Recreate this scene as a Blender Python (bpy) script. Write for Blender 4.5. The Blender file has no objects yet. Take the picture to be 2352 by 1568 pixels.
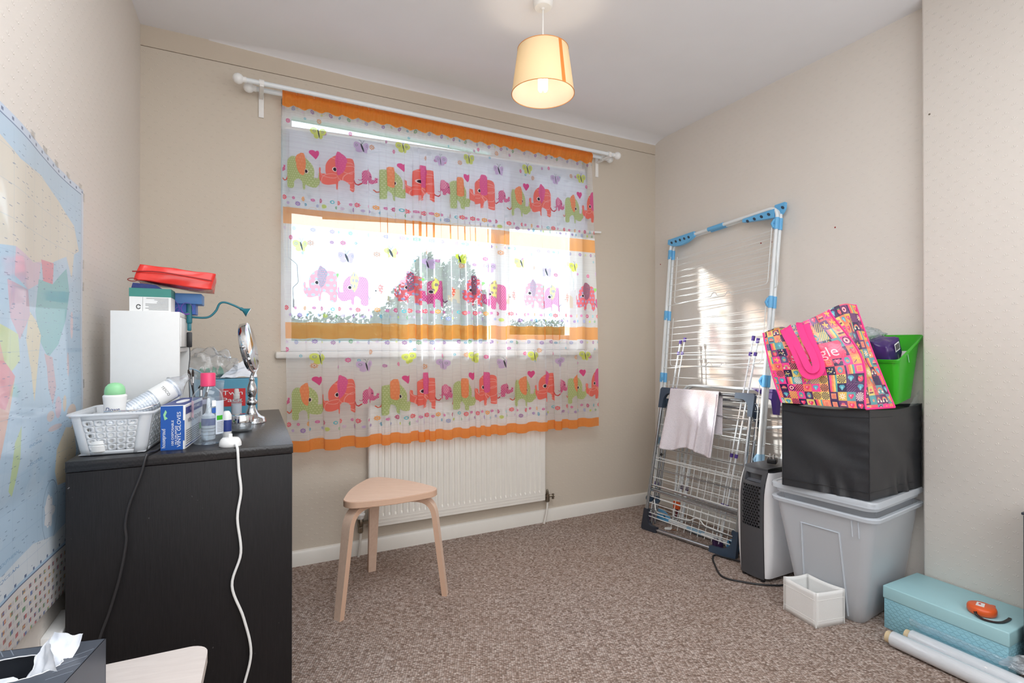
import bpy, bmesh, math, random
import numpy as np
from mathutils import Vector, Matrix, noise

SC = bpy.context.scene
COL = SC.collection
PI = math.pi
random.seed(7)

# ------------------------------------------------------------------ camera
cam_data = bpy.data.cameras.new('camera')
cam_data.sensor_width = 36.0
cam_data.sensor_fit = 'HORIZONTAL'
cam_data.lens = 36.0 * 1185.0 / 2352.0
cam_data.clip_start = 0.02
cam_data.clip_end = 300
cam = bpy.data.objects.new('camera', cam_data)
COL.objects.link(cam)
cam.location = (0, 0, 1.052)
cam.rotation_euler = (PI / 2 + 5.0 / 1185.0, 0, -math.atan(596.0 / 1185.0))
SC.camera = cam

# ------------------------------------------------------------------ sky
world = bpy.data.worlds.new('overcast_sky')
SC.world = world
world.use_nodes = True
wn = world.node_tree
wn.nodes.clear()
w_out = wn.nodes.new('ShaderNodeOutputWorld')
w_bg = wn.nodes.new('ShaderNodeBackground')
w_tc = wn.nodes.new('ShaderNodeTexCoord')
w_no = wn.nodes.new('ShaderNodeTexNoise')
w_no.inputs['Scale'].default_value = 2.2
w_no.inputs['Detail'].default_value = 5
w_rp = wn.nodes.new('ShaderNodeValToRGB')
w_rp.color_ramp.elements[0].position = 0.35
w_rp.color_ramp.elements[0].color = (0.62, 0.80, 1.0, 1)
w_rp.color_ramp.elements[1].position = 0.62
w_rp.color_ramp.elements[1].color = (0.80, 0.91, 1.0, 1)
wn.links.new(w_tc.outputs['Generated'], w_no.inputs['Vector'])
wn.links.new(w_no.outputs['Fac'], w_rp.inputs['Fac'])
wn.links.new(w_rp.outputs['Color'], w_bg.inputs['Color'])
wn.links.new(w_bg.outputs['Background'], w_out.inputs['Surface'])
w_bg.inputs['Strength'].default_value = 2.2

# ------------------------------------------------------------------ sun and lamps
def lamp(name, kind, loc, energy, col, **kw):
    d = bpy.data.lights.new(name, kind)
    d.energy = energy
    d.color = col
    for k, v in kw.items():
        setattr(d, k, v)
    o = bpy.data.objects.new(name, d)
    o.location = loc
    COL.objects.link(o)
    return o

sun = lamp('sun', 'SUN', (-6, 6, 5), 6.5, (0.98, 0.99, 1.0), angle=math.radians(3.0))
sun.rotation_euler = Vector((1.54, -1.0, -0.61)).to_track_quat('-Z', 'Y').to_euler()
# added unseen fill lamp behind the camera, no opening stands there
back_fill = lamp('rear_fill', 'AREA', (0.95, -0.62, 1.55), 28.0, (0.90, 0.95, 1.0), shape='RECTANGLE', size=2.3, size_y=1.5)
back_fill.rotation_euler = Vector((0.05, 1.0, 0.25)).to_track_quat('-Z', 'Z').to_euler()
top_fill = lamp('ceiling_fill', 'AREA', (0.45, 0.60, 2.36), 21.0, (0.92, 0.955, 1.0), shape='RECTANGLE', size=1.4, size_y=1.2)  # added downward fill lamp under the ceiling, without any fitting
top_fill.rotation_euler = (0, 0, 0)

SC.view_settings.view_transform = 'Standard'
SC.view_settings.look = 'None'
SC.view_settings.exposure = 0.38
SC.view_settings.gamma = 1.0
SC.view_settings.use_curve_mapping = False
SC.cycles.transparent_max_bounces = 40
SC.cycles.max_bounces = 10
SC.cycles.diffuse_bounces = 5
SC.cycles.transmission_bounces = 8
SC.cycles.caustics_reflective = False
SC.cycles.caustics_refractive = False
SC.cycles.sample_clamp_indirect = 6.0

# ------------------------------------------------------------------ mesh building
class MB:
    def __init__(s):
        s.v, s.f, s.m, s.uv = [], [], [], {}
    def mesh(s, vs, fs, M=None, mi=0, uvs=None):
        b = len(s.v)
        s.v += [tuple(M @ Vector(p)) if M else tuple(p) for p in vs]
        for i, f in enumerate(fs):
            if uvs:
                s.uv[len(s.f)] = [uvs[k] for k in f]
            s.f.append(tuple(b + k for k in f))
            s.m.append(mi)
        return s
    def box(s, x0, x1, y0, y1, z0, z1, M=None, mi=0):
        vs = [(x, y, z) for z in (z0, z1) for y in (y0, y1) for x in (x0, x1)]
        return s.mesh(vs, [(0, 2, 3, 1), (4, 5, 7, 6), (0, 1, 5, 4), (2, 6, 7, 3), (0, 4, 6, 2), (1, 3, 7, 5)], M, mi)
    def rbox(s, x0, x1, y0, y1, z0, z1, r=0.003, seg=2, M=None, mi=0):
        bm = bmesh.new()
        bmesh.ops.create_cube(bm, size=1.0)
        for v in bm.verts:
            v.co = Vector((x0 + (v.co.x + .5) * (x1 - x0), y0 + (v.co.y + .5) * (y1 - y0), z0 + (v.co.z + .5) * (z1 - z0)))
        bmesh.ops.bevel(bm, geom=list(bm.edges), offset=r, segments=seg, affect='EDGES', profile=0.5)
        s.bm(bm, M, mi)
        return s
    def hexa(s, c, r=0.0, seg=2, mi=0):
        # c: 8 corners, bottom four then top four, counter-clockwise
        bm = bmesh.new()
        vs = [bm.verts.new(p) for p in c]
        for f in [(3, 2, 1, 0), (4, 5, 6, 7), (0, 1, 5, 4), (1, 2, 6, 5), (2, 3, 7, 6), (3, 0, 4, 7)]:
            bm.faces.new([vs[k] for k in f])
        if r:
            bmesh.ops.bevel(bm, geom=list(bm.edges), offset=r, segments=seg, affect='EDGES', profile=0.5)
        s.bm(bm, None, mi)
        return s
    def bm(s, bm, M=None, mi=0):
        bm.verts.index_update()
        s.mesh([v.co[:] for v in bm.verts], [[v.index for v in f.verts] for f in bm.faces], M, mi)
        bm.free()
        return s
    def tube(s, pts, r, n=8, closed=False, mi=0, flat=None, up=None):
        P = [Vector(p) for p in pts]
        N = len(P)
        T = []
        for i in range(N):
            a = P[(i - 1) % N] if (closed or i > 0) else P[i]
            b = P[(i + 1) % N] if (closed or i < N - 1) else P[i]
            d = b - a
            T.append(d.normalized() if d.length > 1e-9 else Vector((0, 0, 1)))
        ref = Vector(up) if up else (Vector((0, 0, 1)) if abs(T[0].z) < .9 else Vector((1, 0, 0)))
        nrm = (ref - T[0] * ref.dot(T[0])).normalized()
        vs, fs = [], []
        for i in range(N):
            if i and not up:
                nrm = (nrm - T[i] * nrm.dot(T[i]))
                nrm = nrm.normalized() if nrm.length > 1e-6 else T[i].orthogonal().normalized()
            elif up:
                nrm = (ref - T[i] * ref.dot(T[i])).normalized()
            bn = T[i].cross(nrm)
            rr = r[i] if hasattr(r, '__len__') else r
            for k in range(n):
                a = 2 * PI * k / n
                if flat:   # rectangular strap: flat=(half width, half thickness)
                    sx = [1, 1, -1, -1][k % 4]; sy = [1, -1, -1, 1][k % 4]
                    vs.append(P[i] + bn * flat[0] * sx + nrm * flat[1] * sy)
                else:
                    vs.append(P[i] + nrm * math.cos(a) * rr + bn * math.sin(a) * rr)
        for i in range(N if closed else N - 1):
            j = (i + 1) % N
            for k in range(n):
                l = (k + 1) % n
                fs.append((i * n + k, i * n + l, j * n + l, j * n + k))
        if not closed:
            fs.append(tuple(range(n - 1, -1, -1)))
            fs.append(tuple((N - 1) * n + k for k in range(n)))
        return s.mesh(vs, fs, None, mi)
    def strap(s, pts, hw, ht, up=None, mi=0):
        return s.tube(pts, 1, 4, False, mi, (hw, ht), up)
    def lathe(s, prof, n=24, M=None, mi=0, sx=1.0, sy=1.0):
        vs, fs = [], []
        for (r, z) in prof:
            for k in range(n):
                a = 2 * PI * k / n
                vs.append((r * math.cos(a) * sx, r * math.sin(a) * sy, z))
        for i in range(len(prof) - 1):
            for k in range(n):
                l = (k + 1) % n
                fs.append((i * n + k, i * n + l, (i + 1) * n + l, (i + 1) * n + k))
        if prof[0][0] > 1e-6:
            fs.append(tuple(range(n - 1, -1, -1)))
        if prof[-1][0] > 1e-6:
            fs.append(tuple((len(prof) - 1) * n + k for k in range(n)))
        return s.mesh(vs, fs, M, mi)
    def sphere(s, c, r, n=16, mi=0, sc=(1, 1, 1)):
        m = max(6, n // 2)
        pr = [(max(1e-5, math.sin(PI * i / m)) * r, -math.cos(PI * i / m) * r) for i in range(m + 1)]
        M = Matrix.Translation(c) @ Matrix.Diagonal((sc[0], sc[1], sc[2], 1))
        return s.lathe(pr, n, M, mi)
    def prism(s, poly, h, M=None, mi=0):
        n = len(poly)
        vs = [(p[0], p[1], 0) for p in poly] + [(p[0], p[1], h) for p in poly]
        fs = [tuple(range(n - 1, -1, -1)), tuple(range(n, 2 * n))]
        fs += [(i, (i + 1) % n, n + (i + 1) % n, n + i) for i in range(n)]
        return s.mesh(vs, fs, M, mi)
    def grid(s, fn, nu, nv, mi=0, uvf=None, closed=False):
        vs, uvs, fs = [], [], []
        for j in range(nv + 1):
            for i in range(nu + (0 if closed else 1)):
                u, v = i / nu, j / nv
                vs.append(fn(u, v))
                uvs.append(uvf(u, v) if uvf else (u, v))
        w = nu if closed else nu + 1
        for j in range(nv):
            for i in range(nu):
                k = (i + 1) % w
                fs.append((j * w + i, j * w + k, (j + 1) * w + k, (j + 1) * w + i))
        return s.mesh(vs, fs, None, mi, uvs)

def _offset(p):
    o = Vector((0, 0, 0))
    while p is not None:
        o += p.location
        p = p.parent
    return o

def add(name, mb, mat, parent=None, smooth=40, label=None, kind=None, loc=None, solid=0, subsurf=0):
    """one mesh object; mb is in world coordinates"""
    me = bpy.data.meshes.new(name)
    off = Vector(loc) if loc is not None else _offset(parent)
    me.from_pydata([(p[0] - off.x, p[1] - off.y, p[2] - off.z) for p in mb.v], [], mb.f)
    mats = mat if isinstance(mat, (list, tuple)) else [mat]
    for m in mats:
        me.materials.append(m)
    if len(mats) > 1:
        me.polygons.foreach_set('material_index', mb.m)
    if mb.uv:
        ul = me.uv_layers.new(name='uv')
        for fi, uvs in mb.uv.items():
            p = me.polygons[fi]
            for k, li in enumerate(p.loop_indices):
                ul.data[li].uv = uvs[k]
    if smooth:
        me.polygons.foreach_set('use_smooth', [True] * len(me.polygons))
        if smooth < 180:
            me.set_sharp_from_angle(angle=math.radians(smooth))
    me.update()
    o = bpy.data.objects.new(name, me)
    COL.objects.link(o)
    if loc is not None:
        o.location = Vector(loc) - _offset(parent)
    if parent is not None:
        o.parent = parent
    if label:
        o['label'] = label
    if kind:
        o['kind'] = kind
    if solid:
        md = o.modifiers.new('solid', 'SOLIDIFY'); md.thickness = solid; md.offset = 0
    if subsurf:
        md = o.modifiers.new('sub', 'SUBSURF'); md.levels = subsurf; md.render_levels = subsurf
    return o

def thing(name, label, cat, loc, group=None):
    o = bpy.data.objects.new(name, None)
    o.empty_display_size = 0.05
    o.location = loc
    COL.objects.link(o)
    o['label'] = label
    o['category'] = cat
    if group:
        o['group'] = group
    return o

def tag(o, label, cat, group=None):
    o['label'] = label
    o['category'] = cat
    if group:
        o['group'] = group
    return o

def struct(name, mb, mat, smooth=40, parent=None):
    return add(name, mb, mat, parent, smooth, kind='structure' if parent is None else None)

def rotz(a, c=(0, 0, 0)):
    return Matrix.Translation(c) @ Matrix.Rotation(a, 4, 'Z')

def frame(origin, xdir, ydir):
    """matrix whose local x, y run along xdir, ydir and z = x cross y"""
    x = Vector(xdir).normalized(); y = Vector(ydir)
    y = (y - x * y.dot(x)).normalized(); z = x.cross(y)
    M = Matrix((x, y, z)).transposed().to_4x4()
    M.translation = Vector(origin)
    return M

def spline(pts, per=8, closed=False):
    P = [Vector(p) for p in pts]
    n = len(P)
    out = []
    for i in range(n if closed else n - 1):
        p0 = P[(i - 1) % n] if (closed or i > 0) else P[0]
        p1 = P[i]; p2 = P[(i + 1) % n]
        p3 = P[(i + 2) % n] if (closed or i < n - 2) else P[-1]
        for k in range(per):
            t = k / per
            out.append(0.5 * ((2 * p1) + (p2 - p0) * t + (2 * p0 - 5 * p1 + 4 * p2 - p3) * t * t + (3 * p1 - p0 - 3 * p2 + p3) * t ** 3))
    if not closed:
        out.append(P[-1])
    return out

def rounded(pts, r, per=6, closed=False):
    """polyline with rounded corners"""
    P = [Vector(p) for p in pts]
    n = len(P)
    out = []
    for i in range(n):
        if not closed and i in (0, n - 1):
            out.append(P[i]); continue
        a, b, c = P[i - 1], P[i], P[(i + 1) % n]
        rr = min(r, (a - b).length * .49, (c - b).length * .49)
        s, e = b + (a - b).normalized() * rr, b + (c - b).normalized() * rr
        for k in range(per + 1):
            t = k / per
            out.append(s * (1 - t) ** 2 + b * 2 * t * (1 - t) + e * t * t)
    return out

def rrect(w, h, r, per=5):
    """rounded rectangle outline centred on 0"""
    p = []
    for cx, cy, a0 in ((w / 2 - r, h / 2 - r, 0), (-w / 2 + r, h / 2 - r, 90), (-w / 2 + r, -h / 2 + r, 180), (w / 2 - r, -h / 2 + r, 270)):
        for k in range(per + 1):
            a = math.radians(a0 + 90 * k / per)
            p.append((cx + r * math.cos(a), cy + r * math.sin(a)))
    return p

_txt = {}
def text_tris(body, shear=0.0, spacing=1.0):
    key = (body, shear, spacing)
    if key in _txt:
        return _txt[key]
    cu = bpy.data.curves.new('t', 'FONT')
    cu.body = body; cu.size = 1.0; cu.shear = shear; cu.space_character = spacing
    cu.resolution_u = 4
    ob = bpy.data.objects.new('t', cu)
    COL.objects.link(ob)
    dg = bpy.context.evaluated_depsgraph_get()
    dg.update()
    me = bpy.data.meshes.new_from_object(ob.evaluated_get(dg))
    vs = [v.co[:2] for v in me.vertices]
    fs = [tuple(p.vertices) for p in me.polygons]
    bpy.data.objects.remove(ob)
    bpy.data.curves.remove(cu)
    bpy.data.meshes.remove(me)
    xs = [v[0] for v in vs]
    w = max(xs) if xs else 1
    x0 = min(xs) if xs else 0
    _txt[key] = ([(v[0] - x0, v[1]) for v in vs], fs, w - x0)
    return _txt[key]

def lettering(body, h, M, mat, parent, name='lettering', fit=None, shear=0.0, bend=None, proud=0.0004):
    """flat print standing a hair proud of a surface; M maps local (x right, y up) to the world"""
    vs, fs, w = text_tris(body, shear)
    k = h / 0.72
    kx = fit / w if fit else k
    mb = MB()
    pts = []
    for x, y in vs:
        X, Y = (x - w / 2) * kx, y * k
        pts.append(bend(X, Y) if bend else tuple(M @ Vector((X, Y, proud))))
    mb.mesh(pts, fs)
    return add(name, mb, mat, parent, smooth=0)
# ------------------------------------------------------------------ materials
def lin(c):
    return tuple((x / 255 / 12.92) if x / 255 <= .04045 else ((x / 255 + .055) / 1.055) ** 2.4 for x in c)

class NT:
    def __init__(s, name):
        s.mat = bpy.data.materials.new(name)
        s.mat.use_nodes = True
        s.t = s.mat.node_tree
        s.t.nodes.clear()
        s.out = s.n('ShaderNodeOutputMaterial')
    def n(s, typ, **kw):
        nd = s.t.nodes.new(typ)
        for k, v in kw.items():
            setattr(nd, k, v)
        return nd
    def l(s, a, b):
        s.t.links.new(a, b)
    def m(s, op, a, b=None, c=None):
        nd = s.n('ShaderNodeMath', operation=op)
        for i, x in enumerate((a, b, c)):
            if x is None:
                continue
            if isinstance(x, (int, float)):
                nd.inputs[i].default_value = x
            else:
                s.l(x, nd.inputs[i])
        return nd.outputs[0]
    def mixc(s, fac, a, b):
        nd = s.n('ShaderNodeMix', data_type='RGBA')
        for i, x in ((0, fac), (6, a), (7, b)):
            if isinstance(x, (int, float)):
                nd.inputs[i].default_value = x
            elif isinstance(x, tuple):
                nd.inputs[i].default_value = (*x[:3], 1)
            else:
                s.l(x, nd.inputs[i])
        return nd.outputs[2]
    def mixs(s, fac, a, b):
        nd = s.n('ShaderNodeMixShader')
        if isinstance(fac, (int, float)):
            nd.inputs[0].default_value = fac
        else:
            s.l(fac, nd.inputs[0])
        s.l(a, nd.inputs[1]); s.l(b, nd.inputs[2])
        return nd.outputs[0]
    def sh(s, typ, color=None, normal=None, **kw):
        nd = s.n(typ)
        if color is not None:
            if isinstance(color, tuple):
                nd.inputs['Color'].default_value = (*color[:3], 1)
            else:
                s.l(color, nd.inputs['Color'])
        for k, v in kw.items():
            nd.inputs[k].default_value = v
        if normal is not None:
            s.l(normal, nd.inputs['Normal'])
        return nd.outputs[0]
    def coord(s, which='Object'):
        return s.n('ShaderNodeTexCoord').outputs[which]
    def mapping(s, vec, scale=(1, 1, 1), rot=(0, 0, 0)):
        nd = s.n('ShaderNodeMapping')
        nd.inputs['Scale'].default_value = scale
        nd.inputs['Rotation'].default_value = rot
        s.l(vec, nd.inputs['Vector'])
        return nd.outputs[0]
    def noise(s, vec=None, scale=5, detail=3, rough=.5, dist=0):
        nd = s.n('ShaderNodeTexNoise')
        nd.inputs['Scale'].default_value = scale
        nd.inputs['Detail'].default_value = detail
        nd.inputs['Roughness'].default_value = rough
        nd.inputs['Distortion'].default_value = dist
        if vec is not None:
            s.l(vec, nd.inputs['Vector'])
        return nd.outputs['Fac']
    def ramp(s, fac, stops):
        nd = s.n('ShaderNodeValToRGB')
        e = nd.color_ramp.elements
        while len(e) < len(stops):
            e.new(0.5)
        for i, (p, c) in enumerate(stops):
            e[i].position = p
            e[i].color = (*c[:3], 1) if isinstance(c, tuple) else (c, c, c, 1)
        s.l(fac, nd.inputs['Fac'])
        return nd.outputs['Color']
    def bump(s, h, strength=.3, dist=.002, normal=None):
        nd = s.n('ShaderNodeBump')
        nd.inputs['Strength'].default_value = strength
        nd.inputs['Distance'].default_value = dist
        s.l(h, nd.inputs['Height'])
        if normal is not None:
            s.l(normal, nd.inputs['Normal'])
        return nd.outputs[0]
    def pbr(s, color, rough=.5, metal=0.0, normal=None, **kw):
        nd = s.n('ShaderNodeBsdfPrincipled')
        for key, val in (('Base Color', color), ('Roughness', rough), ('Metallic', metal)):
            if isinstance(val, (int, float)):
                nd.inputs[key].default_value = val
            elif isinstance(val, tuple):
                nd.inputs[key].default_value = (*val[:3], 1)
            else:
                s.l(val, nd.inputs[key])
        if normal is not None:
            s.l(normal, nd.inputs['Normal'])
        for k, v in kw.items():
            nd.inputs[k.replace('_', ' ')].default_value = v
        return nd.outputs[0]
    def fres(s, normal=None, f0=.04):
        """Schlick reflectance, the same from both sides of a thin sheet"""
        nd = s.n('ShaderNodeLayerWeight')
        nd.inputs['Blend'].default_value = .5
        if normal is not None:
            s.l(normal, nd.inputs['Normal'])
        return s.m('ADD', f0, s.m('MULTIPLY', s.m('POWER', nd.outputs['Facing'], 5.0), 1 - f0))
    def done(s, shader):
        s.l(shader, s.out.inputs['Surface'])
        return s.mat

_pm = {}
def plain(name, rgb, rough=.5, metal=0.0, grain=0.06, scale=60, bump=0.0, **kw):
    """plain coloured surface with a little procedural grain; rgb as seen in an sRGB picture"""
    if name in _pm:
        return _pm[name]
    t = NT(name)
    c = lin(rgb)
    n = t.noise(t.coord(), scale, 3)
    col = t.mixc(n, tuple(x * (1 - grain) for x in c), tuple(min(1, x * (1 + grain)) for x in c))
    nm = t.bump(n, bump, .001) if bump else None
    _pm[name] = t.done(t.pbr(col, rough, metal, nm, **kw))
    return _pm[name]

def wallpaper(name, axis, rgb):
    t = NT(name)
    sep = t.n('ShaderNodeSeparateXYZ')
    t.l(t.coord(), sep.inputs[0])
    a = t.m('MULTIPLY', sep.outputs[axis], 1 / .046)
    b = t.m('MULTIPLY', sep.outputs[2], 1 / .0245)
    row = t.m('FLOOR', b)
    a2 = t.m('ADD', a, t.m('MULTIPLY', t.m('FLOORED_MODULO', row, 2.0), .5))
    x = t.m('MULTIPLY', t.m('SUBTRACT', t.m('FRACT', a2), .5), .046)
    y = t.m('MULTIPLY', t.m('SUBTRACT', t.m('FRACT', b), .38), .0245)
    r = t.m('SQRT', t.m('ADD', t.m('MULTIPLY', x, x), t.m('MULTIPLY', y, y)))
    th = t.m('ARCTAN2', y, x)
    k = t.m('SUBTRACT', 1.0, t.m('DIVIDE', r, .0104))
    k = t.m('MINIMUM', t.m('MULTIPLY', t.m('MAXIMUM', k, 0.0), 2.2), 1.0)
    lobes = t.m('ADD', .45, t.m('MULTIPLY', t.m('COSINE', t.m('MULTIPLY', t.m('SUBTRACT', th, PI / 2), 6.2)), .55))
    up = t.m('DIVIDE', y, t.m('MAXIMUM', r, .0003))
    lobes = t.m('MULTIPLY', t.m('MAXIMUM', lobes, 0.0), t.m('MINIMUM', t.m('MAXIMUM', t.m('ADD', t.m('MULTIPLY', up, 1.6), .75), 0.0), 1.0))
    h = t.m('MULTIPLY', k, lobes)
    co = t.coord()
    fine = t.noise(co, 420, 2)
    hh = t.m('ADD', h, t.m('MULTIPLY', fine, .12))
    big = t.noise(co, 1.3, 4, .6)
    c = lin(rgb)
    col = t.mixc(big, tuple(v * .95 for v in c), tuple(min(1, v * 1.04) for v in c))
    return t.done(t.pbr(col, .62, 0, t.bump(hh, .36, .0021), Specular_IOR_Level=.35))

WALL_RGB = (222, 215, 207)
M_wall_x = wallpaper('embossed_wallpaper_shaded', 0, (203, 192, 177))  # same paper toned darker, the back wall's shade put into its colour
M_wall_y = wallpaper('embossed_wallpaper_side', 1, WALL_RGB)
M_plaster = plain('painted_plaster', (201, 188, 171), .7, 0, .05, 6)  # beige lintel band, darkened along with the back wall's painted-in shade
M_ceiling = plain('ceiling_paint', (236, 237, 241), .8, 0, .03, 5)
M_gloss_white = plain('white_gloss_paint', (228, 224, 216), .35, 0, .03, 20)
M_upvc = plain('window_plastic', (236, 240, 243), .3, 0, .01, 20)
M_white = plain('white_plastic', (236, 236, 234), .35, 0, .02)
M_white_matt = plain('white_matt', (232, 231, 228), .6, 0, .03)
M_chrome = plain('chrome', (205, 208, 212), .07, 1.0, .02)
M_steel = plain('brushed_tube', (176, 182, 188), .22, 1.0, .05, 90)
M_steel_dark = plain('dark_grey_tube', (150, 156, 162), .3, 1.0, .05, 90)  # darker grey metal for the blind's cord and wand
M_white_tube = plain('white_coated_tube', (226, 231, 233), .28, 0, .02)
M_wire = plain('white_coated_wire', (224, 226, 224), .35, 0, .02)
M_skyblue = plain('sky_blue_plastic', (104, 178, 226), .35, 0, .03)
M_navy = plain('navy_plastic', (52, 68, 86), .4, 0, .06)
M_paleblue = plain('pale_blue_plastic', (150, 186, 210), .35, 0, .04)
M_purple = plain('purple_plastic', (82, 58, 138), .45, 0, .05)
M_darkpurple = plain('dark_purple_plastic', (64, 40, 80), .45, 0, .05)
M_orange_pl = plain('orange_plastic', (226, 96, 44), .35, 0, .04)
M_black_pl = plain('black_plastic', (30, 30, 33), .4, 0, .1)
M_grey_pl = plain('charcoal_plastic', (74, 75, 79), .38, 0, .06)
M_light_grey_pl = plain('pale_grey_plastic', (236, 236, 238), .32, 0, .02)
M_brass = plain('dull_nickel', (140, 132, 118), .35, 1.0, .1)
M_pink_pl = plain('pink_plastic', (226, 66, 112), .35, 0, .03)
M_teal_pl = plain('teal_plastic', (30, 112, 126), .35, 0, .05)
M_green_pl = plain('leaf_green_plastic', (58, 176, 40), .35, 0, .04, Transmission_Weight=0.0)
M_mint = plain('mint_plastic', (150, 212, 158), .4, 0, .03)
M_pinkstrap = plain('hot_pink_webbing', (250, 58, 140), .6, 0, .06, 300, .3)
M_black_print = plain('black_print', (40, 38, 40), .6, 0, .02)
M_white_print = plain('white_print', (240, 242, 244), .5, 0, .01)
M_navy_print = plain('navy_print', (44, 62, 120), .5, 0, .02)
M_grey_print = plain('grey_print', (120, 120, 122), .6, 0, .02)
M_red_print = plain('red_print', (212, 50, 54), .5, 0, .03)
M_card = plain('white_card', (232, 232, 230), .6, 0, .03)
M_tan = plain('tan_cardboard', (206, 186, 150), .75, 0, .08)
M_purple_ribbon = plain('purple_ribbon', (150, 86, 206), .4, 0, .05)
M_slate = plain('slate_metal', (64, 70, 80), .4, .3, .05)

def carpet():
    t = NT('woven_loop_carpet')
    co = t.mapping(t.coord(), (1, 1, 1), (0, 0, math.radians(24)))
    v = t.n('ShaderNodeTexVoronoi')
    v.inputs['Scale'].default_value = 1.0
    v.inputs['Randomness'].default_value = .55
    t.l(t.mapping(co, (130, 190, 130)), v.inputs['Vector'])
    d = v.outputs['Distance']
    sepc = t.n('ShaderNodeSeparateColor')
    t.l(v.outputs['Color'], sepc.inputs[0])
    tone = t.m('ADD', t.m('MULTIPLY', sepc.outputs[0], .55), t.m('MULTIPLY', t.noise(co, 45, 3), .5))
    col = t.ramp(tone, [(.2, lin((132, 113, 105))), (.5, lin((184, 166, 156))), (.85, lin((224, 211, 203)))])
    crev = t.ramp(d, [(.25, 1.0), (.75, .45)])
    mul = t.n('ShaderNodeMix', data_type='RGBA', blend_type='MULTIPLY')
    mul.inputs[0].default_value = 1.0
    t.l(col, mul.inputs[6]); t.l(crev, mul.inputs[7])
    big = t.noise(t.coord(), 2.2, 4, .6)
    col2 = t.mixc(t.m('MULTIPLY', big, .35), mul.outputs[2], lin((150, 118, 92)))
    h = t.m('SUBTRACT', 1.0, d)
    return t.done(t.pbr(col2, .95, 0, t.bump(h, .8, .005), Specular_IOR_Level=.1))
M_carpet = carpet()

def wood_dark():
    t = NT('black_brown_wood')
    co = t.coord()
    g = t.noise(t.mapping(co, (9, 60, 60), (0, 0, 0)), 5, 4, .6, 1.2)
    g2 = t.noise(t.mapping(co, (260, 14, 9)), 3, 3, .6)
    col = t.mixc(g2, lin((12, 11, 12)), lin((36, 34, 36)))
    specks = t.noise(co, 95, 2)
    sp = t.ramp(specks, [(.77, 0.0), (.785, 1.0)])
    zone = t.ramp(t.noise(co, 2.5, 2), [(.5, 0.0), (.6, 1.0)])
    col = t.mixc(t.m('MULTIPLY', t.m('MULTIPLY', sp, zone), .5), col, lin((150, 148, 150)))
    return t.done(t.pbr(col, .48, 0, t.bump(g2, .35, .0012), Specular_IOR_Level=.32))
M_darkwood = wood_dark()

def wood_top():
    t = NT('black_brown_wood_top')
    co = t.coord()
    w = t.n('ShaderNodeTexWave', wave_type='RINGS')
    w.inputs['Scale'].default_value = 34
    w.inputs['Distortion'].default_value = 5
    w.inputs['Detail'].default_value = 3
    t.l(t.mapping(co, (5, 1.2, 1)), w.inputs['Vector'])
    col = t.mixc(w.outputs['Fac'], lin((18, 17, 19)), lin((34, 32, 34)))
    return t.done(t.pbr(col, .30, 0, t.bump(w.outputs['Fac'], .25, .0006), Specular_IOR_Level=.6))
M_darktop = wood_top()

def ply(name, a, b, rot=(0, 0, 0)):
    t = NT(name)
    co = t.mapping(t.coord(), (1, 1, 1), rot)
    n = t.noise(t.mapping(co, (5, 42, 20)), 2.2, 4, .6, 1.0)
    col = t.mixc(n, lin(a), lin(b))
    return t.done(t.pbr(col, .42, 0, t.bump(n, .08, .001)))
M_birch = ply('birch_veneer', (214, 182, 160), (238, 212, 192), (0, 0, .5))
M_whitewash = ply('whitewashed_birch', (206, 196, 190), (228, 220, 214), (0, 0, .2))
def ply_edge():
    t = NT('birch_ply_edge')
    w = t.n('ShaderNodeTexWave', bands_direction='Z')
    w.inputs['Scale'].default_value = 60
    w.inputs['Distortion'].default_value = .4
    t.l(t.coord(), w.inputs['Vector'])
    return t.done(t.pbr(t.mixc(w.outputs['Fac'], lin((188, 148, 122)), lin((226, 194, 170))), .5))
M_plyedge = ply_edge()

def film(name, tint=(.96, .98, 1), gloss=.25, haze=.12, rough=.12, wr=60):
    """thin clear plastic"""
    t = NT(name)
    n = t.noise(t.coord(), wr, 3, .6, 1.5)
    nm = t.bump(n, .5, .004)
    fr = t.fres(nm)
    tr = t.sh('ShaderNodeBsdfTransparent', tint)
    gl = t.sh('ShaderNodeBsdfGlossy', (1, 1, 1), nm, Roughness=rough)
    df = t.mixs(.5, t.sh('ShaderNodeBsdfDiffuse', (.9, .93, .96), nm), t.sh('ShaderNodeBsdfTranslucent', (.9, .93, .96), nm))
    fac = t.m('MINIMUM', t.m('MULTIPLY', fr, gloss / .08), .85)
    return t.done(t.mixs(fac, t.mixs(haze, tr, df), gl))
M_film = film('clear_film', gloss=.12, haze=.10)
M_filmbag = film('crinkled_clear_bag', gloss=.16, haze=.2, wr=45)
M_bottle = film('clear_bottle_plastic', (.93, .97, 1.0), .10, .05, .04, 12)
M_zip = film('grip_seal_bag', (.86, .93, .97), .10, .38, .2, 30)
M_jarglass = film('jar_glass', (.82, .90, .94), .2, .25, .05, 8)

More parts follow.
